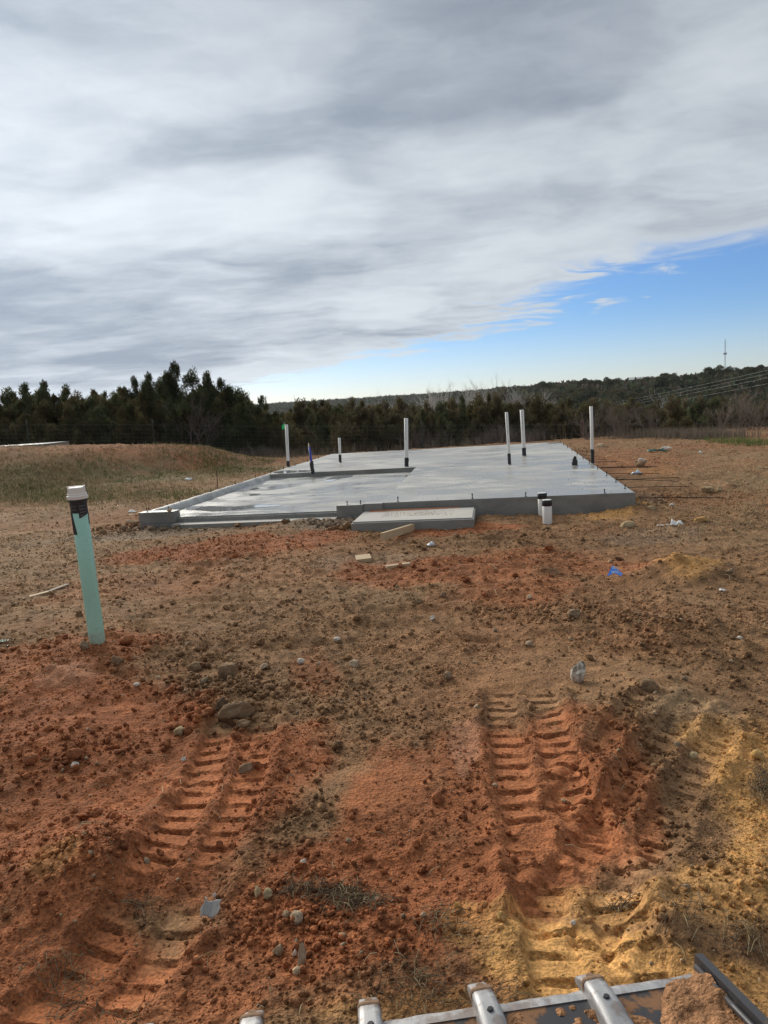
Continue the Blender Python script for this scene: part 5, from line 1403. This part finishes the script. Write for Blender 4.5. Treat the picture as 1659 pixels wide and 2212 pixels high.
x, y = patch([(150,1060,120,16,.15,1),(350,1040,140,16,.3,.7),(470,978,60,9,.55,.9),(60,1068,100,10,.1,.6),(380,968,90,7,.7,.5),(560,1010,40,6,.1,.1)], 1600, 3)
blades('green_grass', x, y, .03, .10, .009, GREEN, 4, 'short green grass on the bank at left', .5, 3)
x, y = patch([(1590,1010,130,38,0,1),(1450,1000,150,30,0,.4),(1630,1060,80,50,0,.5),(1560,1130,130,60,0,.25)], 1500, 5)
blades('dry_grass', x, y, .02, .08, .006, STRAW, 6, 'flattened dry grass on the right of the lot', .7, 3, .5)
x, y = patch([(1610,975,60,7,-.2,1),(1560,970,60,6,-.2,.4)], 260, 15)
blades('green_grass', x, y, .06, .2, .012, GREEN, 16, 'green grass at the far right edge of the lot', .5, 3)
x, y = patch([(1350,962,110,5,-.3,1),(1500,966,120,6,-.3,.8),(1230,955,60,4,-.3,.3),(590,985,60,5,0,.5)], 1500, 7)
y = np.clip(y, 20, 26.5); blades('dry_weeds', x, y, .10, .42, .010, [(.22, .18, .14), (.17, .14, .11), (.28, .23, .17)], 8, 'tall dry weeds along the back of the lot', .3, 3)
r = np.random.default_rng(31)
xx = r.uniform(-20, 18, 2600); yy = r.uniform(26.2, 28.6, 2600); k = ~in_slab(xx, yy); blades('dry_weeds', xx[k], yy[k], .12, .5, .010, [(.20, .16, .12), (.14, .115, .085), (.26, .21, .15)], 32, 'dry weeds growing along the foot of the fence', .35, 3)
# straw and chaff lying on the soil
def litter(name, n, r0, r1, lmin, lmax, w, seed, label, p=.6, cols=STRAW, sel=None, XY=None):
    r = np.random.default_rng(seed)
    x, y = fan(n, r0, r1, r, p=p) if XY is None else XY
    k = ~in_slab(x, y); 
    if XY is None: k &= r.uniform(0, 1, len(x)) < np.clip(.25 + 1.3 * fbm(x, y, .8, 3, 88), .06, 1)
    x, y = x[k], y[k]; m = len(x); L = lmin + (lmax - lmin) * r.uniform(0, 1, m) ** 2; a = r.uniform(0, 6.28, m)
    x1, y1 = x + np.cos(a) * L, y + np.sin(a) * L; z0 = ground(x, y) + .004 + r.uniform(0, .012, m); z1 = ground(x1, y1) + .004 + r.uniform(0, .02, m)
    s = np.stack([-np.sin(a), np.cos(a), np.zeros(m)], -1) * (w * r.uniform(.6, 1.5, m))[:, None] / 2; up = np.array([0, 0, 1.0]) * (w * .8)
    p0 = np.stack([x, y, z0], -1); p1 = np.stack([x1, y1, z1], -1); pm = (p0 + p1) / 2 + np.column_stack([r.normal(0, .05, m) * L, r.normal(0, .05, m) * L, .01 + .05 * L * r.uniform(0, 1, m)])
    v = np.stack([p0 - s, p0 + s, p0 + up, pm - s, pm + s, pm + up, p1 - s * .6, p1 + s * .6, p1 + up * .6], 1).reshape(-1, 3); b = np.arange(m)[:, None] * 9; F = []
    for o_ in (0, 3):
        for i in range(3):
            j = (i + 1) % 3; F.append(b + np.array([[o_ + i, o_ + j, o_ + 3 + j]])); F.append(b + np.array([[o_ + i, o_ + 3 + j, o_ + 3 + i]]))
    C = np.array(cols)[r.integers(0, len(cols), m)] * r.uniform(.7, 1.3, (m, 1))
    o = mesh_np(name, v, np.concatenate(F), M_BLADE, False, np.repeat(C, 9, 0)); tag(o, label, kind='stuff')
litter('straw_litter', 1500, 1.6, 5, .015, .10, .0022, 1, 'bits of straw and twig lying on the near soil', .8)
litter('straw_litter', 5200, 4.5, 14, .03, .14, .005, 2, 'bits of straw lying over the middle of the lot')
litter('straw_litter', 5200, 12, 25, .06, .22, .010, 3, 'straw lying over the far part of the lot')
def clump(lst, n, seed):
    r = np.random.default_rng(seed); X, Y = [], []
    for u, v, ru, rv, k in lst:
        for _ in range(int(n * k)):
            p = gp(u + r.normal(0, ru * .5), v + r.normal(0, rv * .5)); X.append(p[0]); Y.append(p[1])
    return np.array(X), np.array(Y)
DK = [(.16, .11, .07), (.22, .155, .10), (.34, .26, .16), (.12, .085, .055)]
litter('root_litter', 0, 0, 0, .012, .085, .0018, 5, 'tangles of dry roots and dead grass in the red soil', XY=clump([(730,1925,70,22,1),(770,1950,80,25,1),(640,1925,30,18,.4),(950,2000,60,50,.5),(900,2130,120,60,.7),(130,2080,90,50,.6),(300,1935,30,14,.15),(1340,1960,30,10,.3),(1620,2060,60,40,.5),(1480,2020,50,50,.3),(1650,1700,16,40,.9),(900,1300,20,12,.2),(1195,1243,22,8,.5),(290,1350,24,14,.4),(480,1400,60,24,.12),(190,2170,120,40,.4),(1000,2170,200,30,.6)], 230, 9), cols=DK + STRAW[:2])
blades('dead_grass_tuft', *clump([(1650,1700,16,40,1),(1195,1243,18,6,.5),(480,1275,30,10,.3),(560,1010,14,6,.3),(820,1000,1,1,0)], 120, 12), .03, .10, .0022, DK, 13, 'dark tufts of dead grass in the bare soil', .8, 2, .3)


# ------------------------------------------------------------------ scraps lying on the lot
M_WOOD, wt, wb = new_mat('sawn_pine')
tcw = wt.new('ShaderNodeTexCoord'); nw = wt.noise(wt.mapping(tcw.outputs['Object'], scale=(2, 26, 26)), 3, 5, .6)
wt.put(wb.inputs['Base Color'], wt.mix(nw, (.38, .25, .13, 1), (.62, .47, .29, 1))); wb.inputs['Roughness'].default_value = .75
wt.put(wb.inputs['Normal'], wt.bump(nw, .2, .004))
M_GREYWOOD = simple('weathered_board', (.34, .27, .20), .85, var=.2, scale=30)

def gpt(u, v):
    p = gp(u, v)
    for _ in range(3): p = gp(u, v, max(-.02, gz(p[0], p[1])) if p[1] < 16 else gz(p[0], p[1]))
    return p
def lumber(name, a, b_, w, h, label, mat, cat='lumber', lift=.0, z=None, h2=None):
    p0, p1 = (gpt(*a), gpt(*b_)) if z is None else (gp(*a, z), gp(*b_, z)); d = Vector(p1) - Vector(p0); L = d.length
    if z is None:      # resting on the high spots under it
        tt = np.linspace(.05, .95, 15); g_ = ground(p0[0] + d.x * tt, p0[1] + d.y * tt) - (p0[2] + d.z * tt); lift += max(0.0, float(np.sort(g_)[-3])) * .8
    bm = bmesh.new(); add_box(bm, -L / 2, L / 2, -w / 2, w / 2, 0, h); bevel_all(bm, .002, 1)
    o = obj_bm(name, bm, mat); m = (p0 + p1) / 2; o.location = (m[0], m[1], m[2] - .016 + lift)
    o.rotation_euler = (random.uniform(-.05, .05), -math.asin(max(-.5, min(.5, d.z / L))), math.atan2(d.y, d.x)); tag(o, label, cat); return o
lumber('lumber', (826, 1176), (931, 1142), .045, .09, 'long slanting pine stud in front of the porch pad', M_WOOD, lift=.02)
lumber('wood_block', (769, 1209), (801, 1205), .19, .04, 'short square cut of pine board near the middle of the lot', M_WOOD)
lumber('wood_strip', (834, 1229), (885, 1222), .06, .04, 'short pine strip lying below the square cut of board', M_WOOD)
lumber('wood_lath', (49, 1291), (104, 1276), .05, .012, 'pale broken lath on the ground left of the green pipe, near half', M_WOOD)
lumber('wood_lath', (105, 1275.5), (146, 1260), .05, .012, 'greyer broken lath on the ground left of the green pipe, far half', M_GREYWOOD)
lumber('wood_board', (1184, 957.5), (1210, 955.5), .16, .03, 'flat weathered board on the far right corner of the slab', M_GREYWOOD, 'board', z=SZ + .008)
lumber('wood_lath', (266, 1114), (300, 1110), .05, .015, 'pale lath end sticking out beside the left stub wall', M_WOOD)

def crumple(name, u, v, wpx, dpx, hpx, mat, label, seed, cat, n=7, parts=None):
    """thin crumpled sheet"""
    r = np.random.default_rng(seed); p = gpt(u, v); w = wpx / F_PX * p[1]; h = hpx / F_PX * p[1]; d = w * dpx
    X, Y = np.meshgrid(np.linspace(-.5, .5, n), np.linspace(-.5, .5, n)); Z = np.abs(fbm(X + seed, Y - seed, .5, 3, seed)) * 1.6 + .12
    X = X + r.normal(0, .05, X.shape); Y = Y + r.normal(0, .05, Y.shape); edge = np.maximum(np.abs(X), np.abs(Y)) > .42; Z = np.where(edge, Z * .4, Z)
    V = np.stack([X.ravel() * w, Y.ravel() * d, Z.ravel() * h], -1); i = np.arange(n - 1)[:, None] * n + np.arange(n - 1)[None]
    f = np.stack([i, i + 1, i + n + 1, i + n], -1).reshape(-1, 4)
    o = mesh_np(name, V, f, mat, False); so = o.modifiers.new('thick', 'SOLIDIFY'); so.thickness = .003
    o.location = (p[0], p[1], p[2] + .006); o.rotation_euler = (0, 0, r.uniform(-.5, .5)); tag(o, label, cat); return o
M_PLASTIC = simple('white_plastic', (.72, .74, .77), .35, var=.08)
M_PAPER = simple('white_paper', (.78, .76, .72), .8, var=.06)
crumple('plastic_bag', 931, 1180, 17, .8, 14, M_PLASTIC, 'crumpled whitish plastic scrap right of the long stud', 3, 'scrap')
crumple('plastic_bottle', 1375, 1025, 22, .5, 10, simple('clear_blue_plastic', (.62, .72, .78), .2), 'crushed pale blue plastic bottle right of the slab', 5, 'bottle')
crumple('paper_scrap', 1462, 1136, 26, .7, 18, M_PAPER, 'torn white scraps of packaging right of the slab', 7, 'scrap')
crumple('paper_scrap', 1432, 1137, 28, .6, 8, simple('buff_card', (.50, .42, .34), .85), 'buff torn card left of the white scraps', 9, 'scrap')
crumple('paper_scrap', 1561, 1277, 14, .7, 7, M_PAPER, 'white paper scrap on the far right below the ochre mound', 12, 'scrap')
crumple('paper_scrap', 809, 1945, 12, .8, 10, M_PAPER, 'tiny white paper scrap in the root tangle', 13, 'scrap')
crumple('plastic_sheet', 1420, 975, 44, .4, 7, simple('green_tarp', (.03, .10, .07), .5), 'scrap of dark green tarp near the back of the lot', 14, 'tarp')
crumple('plastic_bag', 1440, 970, 24, .5, 8, simple('dusty_white_bag', (.60, .55, .48), .7), 'dusty white bag beside the green tarp', 15, 'scrap')
crumple('plastic_bag', 408, 1038, 14, .6, 7, M_PLASTIC, 'white plastic scrap on the bank left of the slab', 16, 'scrap')
crumple('paper_scrap', 285, 1107, 18, .5, 6, M_PAPER, 'white scrap beside the left end of the stub wall', 17, 'scrap')
crumple('plastic_shard', 6, 1387, 24, .5, 5, M_GREEN, 'green plastic shard at the left edge beyond the pipe', 18, 'scrap')

# torn piece of grey corrugated card
p = gpt(454, 1978); w = 42 / F_PX * p[1]; n = 40; m = 12; V, Fc = [], []
for j in range(m):
    for i in range(n):
        a, b2 = i / (n - 1) - .5, j / (m - 1); edge = .06 * math.sin(b2 * 9 + 1) * (1 if a < 0 else -1) * (abs(a) * 2) ** 4 * w
        top = .12 * math.sin(a * 7) + (.25 if a < -.38 else 0)
        V.append((a * w + edge, (b2 - .5) * w * (.85 + top), .028 * w * math.sin(i * math.pi * .62) + .28 * w * a * a * 2 + .25 * w * b2))
for j in range(m - 1):
    for i in range(n - 1): k = j * n + i; Fc.append((k, k + 1, k + n + 1, k + n))
o = mesh_np('corrugated_scrap', np.array(V), np.array(Fc), simple('grey_card', (.36, .34, .31), .75, var=.18, scale=60), True); so = o.modifiers.new('thick', 'SOLIDIFY'); so.thickness = .002
o.location = (p[0], p[1] + .02, p[2] + .004); o.rotation_euler = (.25, 0, -.15); tag(o, 'torn scrap of grey corrugated card in the left track', 'scrap')

# blue wrapper with white print
p = gpt(1329, 1246); w = 54 / F_PX * p[1] / 1.8517 * 1.0; w = .16
wr = empty('wrapper', (p[0], p[1], p[2] + .01), .25); tag(wr, 'bright blue plastic wrapper with white lettering on the dirt', 'wrapper')
M_BLUE = simple('blue_film', (.03, .22, .75), .3, var=.06)
P_ = [(-.5, .0, .02), (.02, .30, .52), (.5, .05, .05), (.22, -.30, .0), (-.16, -.10, .20)]
bm = bmesh.new(); vs = [bm.verts.new((x * w, y * w, z * w)) for x, y, z in P_]; c = bm.verts.new((0.02 * w, 0, .26 * w))
for i in range(5): bm.faces.new((vs[i], vs[(i + 1) % 5], c))
o = obj_bm('film', bm, M_BLUE, wr); so = o.modifiers.new('thick', 'SOLIDIFY'); so.thickness = .0012
def text(body, size, loc, rot, mat, parent, name='lettering'):
    cu = bpy.data.curves.new(name, 'FONT'); cu.body = body; cu.size = size; cu.extrude = .0003; cu.align_x = 'CENTER'; cu.align_y = 'CENTER'
    t = bpy.data.objects.new(name, cu); COL.objects.link(t); dg = bpy.context.evaluated_depsgraph_get(); me = bpy.data.meshes.new_from_object(t.evaluated_get(dg)); COL.objects.unlink(t); bpy.data.objects.remove(t)
    me.materials.clear(); me.materials.append(mat); o = bpy.data.objects.new(name, me); COL.objects.link(o); o.parent = parent; o.location = loc; o.rotation_euler = rot; tag(o, kind=None); return o
M_WHITE = simple('white_ink', (.8, .8, .8), .5, var=.02, bumps=0)
text('ZETI', w * .20, (.05 * w, .04 * w, .42 * w), (R(52), R(8), R(-16)), M_WHITE, wr); text('REIZ', w * .20, (-.10 * w, -.13 * w, .245 * w), (R(42), R(4), R(-14)), M_WHITE, wr)

# tangle of tie wire on the porch pad
bm = bmesh.new(); rg = random.Random(3); q = gp(805, 1100, .18)
for k in range(26):
    c = Vector((rg.gauss(0, .05), rg.gauss(0, .02), .02 + abs(rg.gauss(0, .02)))); ra, rb = rg.uniform(.03, .09), rg.uniform(.015, .04); ph = rg.uniform(0, 6); pts = []
    for i in range(9): a = ph + i * .6; pts.append(c + Vector((ra * math.cos(a), rb * math.sin(a) * .8, max(.003 - c.z, .022 * math.sin(a * 1.3)))))
    tube(bm, pts, .0028, 4, False)
tw = obj_bm('tie_wire', bm, simple('dull_wire', (.16, .16, .155), .6, .4), None); tw.location = tuple(q); tag(tw, 'tangled coil of grey tie wire on the back left corner of the porch pad', 'wire', kind=None)
crumple('plastic_bag', 807, 1096, 9, .8, 12, M_PLASTIC, 'knotted white plastic tied in the wire coil', 21, 'scrap', 5)
bpy.data.objects['plastic_bag.003'].location = (q[0] + .01, q[1] - .01, q[2] + .05) if 'plastic_bag.003' in bpy.data.objects else (0, 0, 0)

# thin rusty stake left of the slab
a = gpt(470, 1053); b2 = at(467.5, 1015, a[1]); bm = bmesh.new(); tube(bm, [(0, 0, -.2), (b2[0] - a[0], 0, b2[2] - a[2])], .009, 7); o = obj_bm('stake', bm, M_RUST); o.location = tuple(a); tag(o, 'thin dark red steel stake in the ground left of the slab', 'stake')
# heap of brush behind the slab on the left
hb = gp(575, 982, .05); a1, b1 = bare(390, .9, .7, 12, 3, M_TWIG, .014, (3, 5), 1.1)
e = place(proto('brush_heap', 'low heap of brown brush at the right end of the bank', 'brush', [('stems', a1), ('twigs', b1)]), (hb[0], hb[1] - 1, gz(hb[0], hb[1] - 1)), .4, 1.1)

# ------------------------------------------------------------------ loader bucket at the bottom of the picture
HD = R(6.0); BZ = 0.30
bk = empty('loader_bucket', (0.02, 1.335, BZ), HD); tag(bk, 'toothed steel loader bucket caked with mud along the bottom edge', 'bucket')
M_STEEL, st_, sb_ = new_mat('worn_steel')
tcs = st_.new('ShaderNodeTexCoord'); ns = st_.noise(st_.mapping(tcs.outputs['Object'], scale=(6, 1.5, 6)), 9, 6, .65); n2s = st_.noise(tcs.outputs['Object'], 16, 5, .6)
st_.put(sb_.inputs['Base Color'], st_.mix(st_.math('MULTIPLY', st_.ramp(n2s, .48, .62), .55), st_.mix(ns, (.27, .265, .265, 1), (.55, .55, .55, 1)), (.15, .085, .055, 1)))
sb_.inputs['Metallic'].default_value = .55; st_.put(sb_.inputs['Roughness'], st_.ramp(ns, .3, .7, .42, .68)); st_.put(sb_.inputs['Normal'], st_.bump(ns, .12, .004))
M_DSTEEL, s2_, b2_ = new_mat('dark_painted_steel')
tc2 = s2_.new('ShaderNodeTexCoord'); nn2 = s2_.noise(tc2.outputs['Object'], 7, 6, .65)
s2_.put(b2_.inputs['Base Color'], s2_.mix(s2_.ramp(nn2, .55, .62), (.055, .052, .055, 1), (.28, .145, .072, 1))); s2_.put(b2_.inputs['Roughness'], s2_.ramp(nn2, .5, .6, .45, .95)); b2_.inputs['Metallic'].default_value = .2
M_MUD = soil_mat('caked_mud')

def loft(bm, secs, n=24, pw=7.0):
    """secs: (y, z, half width, half height): rounded boxes along -Y"""
    rings = []
    for y, z, a, b_ in secs:
        ring = []
        for k in range(n):
            t = 2 * math.pi * (k + .5) / n; c, s = math.cos(t), math.sin(t); q = (abs(c) ** pw + abs(s) ** pw) ** (-1 / pw); ring.append(bm.verts.new((a * c * q, y, z + b_ * s * q)))
        rings.append(ring)
    for i in range(len(rings) - 1):
        for k in range(n): bm.faces.new((rings[i][k], rings[i][(k + 1) % n], rings[i + 1][(k + 1) % n], rings[i + 1][k]))
    bm.faces.new(rings[0]); bm.faces.new(rings[-1][::-1])
def tooth_parts():
    bm = bmesh.new(); loft(bm, [(.112, -.012, .019, .006), (.108, -.011, .0225, .010), (.085, -.002, .0235, .017), (.052, .008, .0245, .025), (.046, .0105, .0215, .0235)]); tip = obj_bm('tip', bm, M_STEEL); 
    bm = bmesh.new(); loft(bm, [(.047, .0108, .0225, .0242), (.040, .012, .026, .028), (.0, .016, .0275, .031), (-.05, .020, .029, .031), (-.12, .020, .031, .026), (-.20, .018, .032, .018), (-.22, .014, .030, .010)]); sh = obj_bm('shank', bm, M_STEEL)
    r = random.Random(2); bm = bmesh.new(); rings = []
    for j, (y, g) in enumerate(((.056, .0), (.053, .0015), (.045, .002), (.041, .0), )):
        ring = []
        for k in range(16):
            t = math.pi * (k / 15.0); c, s = math.cos(t), math.sin(t); q = (abs(c) ** 7 + abs(s) ** 7) ** (-1 / 7); a, b_ = .0265 + g, .027 + g; ring.append(bm.verts.new((a * c * q, y + r.uniform(-.004, .004), .0105 + b_ * s * q)))
        rings.append(ring)
    for i in range(3):
        for k in range(15): bm.faces.new((rings[i][k], rings[i][k + 1], rings[i + 1][k + 1], rings[i + 1][k]))
    M_TMUD = simple('dry_mud', (.27, .165, .10), .95, var=.25, scale=60)
    mud = obj_bm('mud_band', bm, M_TMUD, None, True)
    bm = bmesh.new(); tube(bm, [(0, .066, .024), (0, .066, .0302), (0, .066, .031)], [.010, .010, .007], 14); pin = obj_bm('pin', bm, M_TMUD)
    bm = bmesh.new(); tube(bm, [(0, -.03, .04), (0, -.03, .0535), (0, -.03, .055)], [.008, .008, .006], 6); bolt = obj_bm('bolt', bm, M_DSTEEL)
    return [tip, sh, mud, pin, bolt]
TP = tooth_parts(); meshes = [(o.name, o.data) for o in TP]
for o in TP: bpy.data.objects.remove(o)
for o_, me in meshes[:2]:
    for p in me.polygons: p.use_smooth = len(p.vertices) == 4
TIPS = [(-.582, 1.371), (-.353, 1.402), (-.108, 1.424), (.136, 1.445), (.381, 1.428)]
binv = (Matrix.Translation(Vector((0.02, 1.335, BZ))) @ Matrix.Rotation(HD, 4, 'Z')).inverted()
for k, (tx, ty) in enumerate(TIPS):
    l = binv @ Vector((tx, ty, BZ)); tooth = bpy.data.objects.new('tooth', meshes[0][1]); COL.objects.link(tooth); tooth.parent = bk
    tooth.location = (l.x, (-.006, -.010, -.024, -.030, -.046)[k], .008); tooth.scale = (.90, .80, .85); tooth.rotation_euler = (R((2, -1, 1, 3, 0)[k]), 0, R((1, 0, -1, 2, 3)[k]))
    for nm, me in meshes[1:]:
        c = bpy.data.objects.new(nm, me); COL.objects.link(c); c.parent = tooth
# cutting edge: bright worn lip in front of a darker plate
XL, XR = -1.05, .62
bm = bmesh.new(); n = 60; rows = []; rg = random.Random(6)
for i in range(n + 1):
    x = XL + (XR - XL) * i / n; wv_ = rg.uniform(-.0025, .0025)
    rows.append([bm.verts.new(p) for p in ((x, .004 + wv_, -.006), (x, .006 + wv_, .0), (x, -.012, .010), (x, -.030, .0135), (x, -.030, -.008))])
for i in range(n):
    for k in range(5): bm.faces.new((rows[i][k], rows[i][(k + 1) % 5], rows[i + 1][(k + 1) % 5], rows[i + 1][k]))
bm.faces.new(rows[0]); bm.faces.new(rows[-1][::-1]); obj_bm('cutting_edge', bm, M_STEEL, bk)
bm = bmesh.new(); add_box(bm, XL, XR - .003, -.75, -.0305, -.006, .011); obj_bm('floor_plate', bm, M_DSTEEL, bk)
# right side plate with thickened rim
bm = bmesh.new(); prof = [(.032, -.01), (.030, .026), (-.10, .055), (-.42, .125), (-.75, .20), (-.75, -.01)]
a = [bm.verts.new((XR + .0, y, z)) for y, z in prof]; b2 = [bm.verts.new((XR + .018, y, z)) for y, z in prof]
bm.faces.new(a); bm.faces.new(b2[::-1])
for i in range(6): bm.faces.new((a[i], b2[i], b2[(i + 1) % 6], a[(i + 1) % 6]))
bevel_all(bm, .003, 1); sidep = obj_bm('side_plate', bm, M_DSTEEL, bk)
bm = bmesh.new(); tube(bm, [(XR - .008, .01, .012), (XR - .008, -.12, .040), (XR - .008, -.42, .105), (XR - .008, -.75, .17)], .007, 8); obj_bm('rib', bm, M_DSTEEL, sidep, True)
bm = bmesh.new(); add_box(bm, XL, XR, -.77, -.752, -.006, .5); obj_bm('back_plate', bm, M_DSTEEL, bk)
# mud caked on floor and side
def mud_sheet(name, x0, x1, y0, y1, nx, ny, fn, label=None):
    X, Y = np.meshgrid(np.linspace(x0, x1, nx), np.linspace(y0, y1, ny)); Z = fn(X, Y); keep = Z > .013
    V = np.stack([X.ravel(), Y.ravel(), Z.ravel()], -1); i = (np.arange(ny - 1)[:, None] * nx + np.arange(nx - 1)[None]); q = np.stack([i, i + 1, i + nx + 1, i + nx], -1).reshape(-1, 4)
    kk = keep.ravel()[q].any(1); q = q[kk]; used = np.unique(q); mp = -np.ones(len(V), int); mp[used] = np.arange(len(used))
    c = np.array((.40, .205, .10)) * (1 + .35 * fbm(V[used][:, 0], V[used][:, 1], .05, 3, 5))[:, None]
    o = mesh_np(name, V[used], mp[q], M_MUD, True, c, bk); 
    if label: o['label'] = label
    return o
mud_sheet('caked_mud', -.6, .40, -.45, -.034, 200, 84, lambda X, Y: .002 + .050 * np.clip(fbm(X, Y, .11, 4, 61) + .10 - np.clip((Y + .09) * 8, -.25, 1.0), 0, 1) + .004 * fbm(X, Y, .02, 2, 62))
mud_sheet('caked_mud', .34, XR - .004, -.6, .03, 90, 160, lambda X, Y: .002 + np.clip((X - .47 + .06 * fbm(X, Y, .09, 4, 63)) * .28, 0, 1) * (.75 + .25 * fbm(X, Y, .05, 3, 64)) * sstep(.045, -.06, Y) + .028 * np.clip(fbm(X, Y, .09, 3, 65) + .1 - np.clip((Y + .07) * 9, -.2, 1), 0, 1), 'thick lump of mud packed against the side plate')


# ------------------------------------------------------------------ thin autumn haze
bm = bmesh.new(); add_box(bm, -2600, 2600, -300, 2900, -60, 130)
hz = obj_bm('haze', bm, None)
mh = bpy.data.materials.new('haze'); mh.use_nodes = True; H_ = NT(mh.node_tree); H_.n.clear()
vo = H_.new('ShaderNodeVolumePrincipled'); vo.inputs['Color'].default_value = (.86, .92, 1.0, 1); vo.inputs['Density'].default_value = 0.00008; vo.inputs['Anisotropy'].default_value = .3
ho = H_.new('ShaderNodeOutputMaterial'); H_.l.new(vo.outputs[0], ho.inputs['Volume']); hz.data.materials.append(mh); tag(hz, 'thin pale haze in the air', kind='stuff')
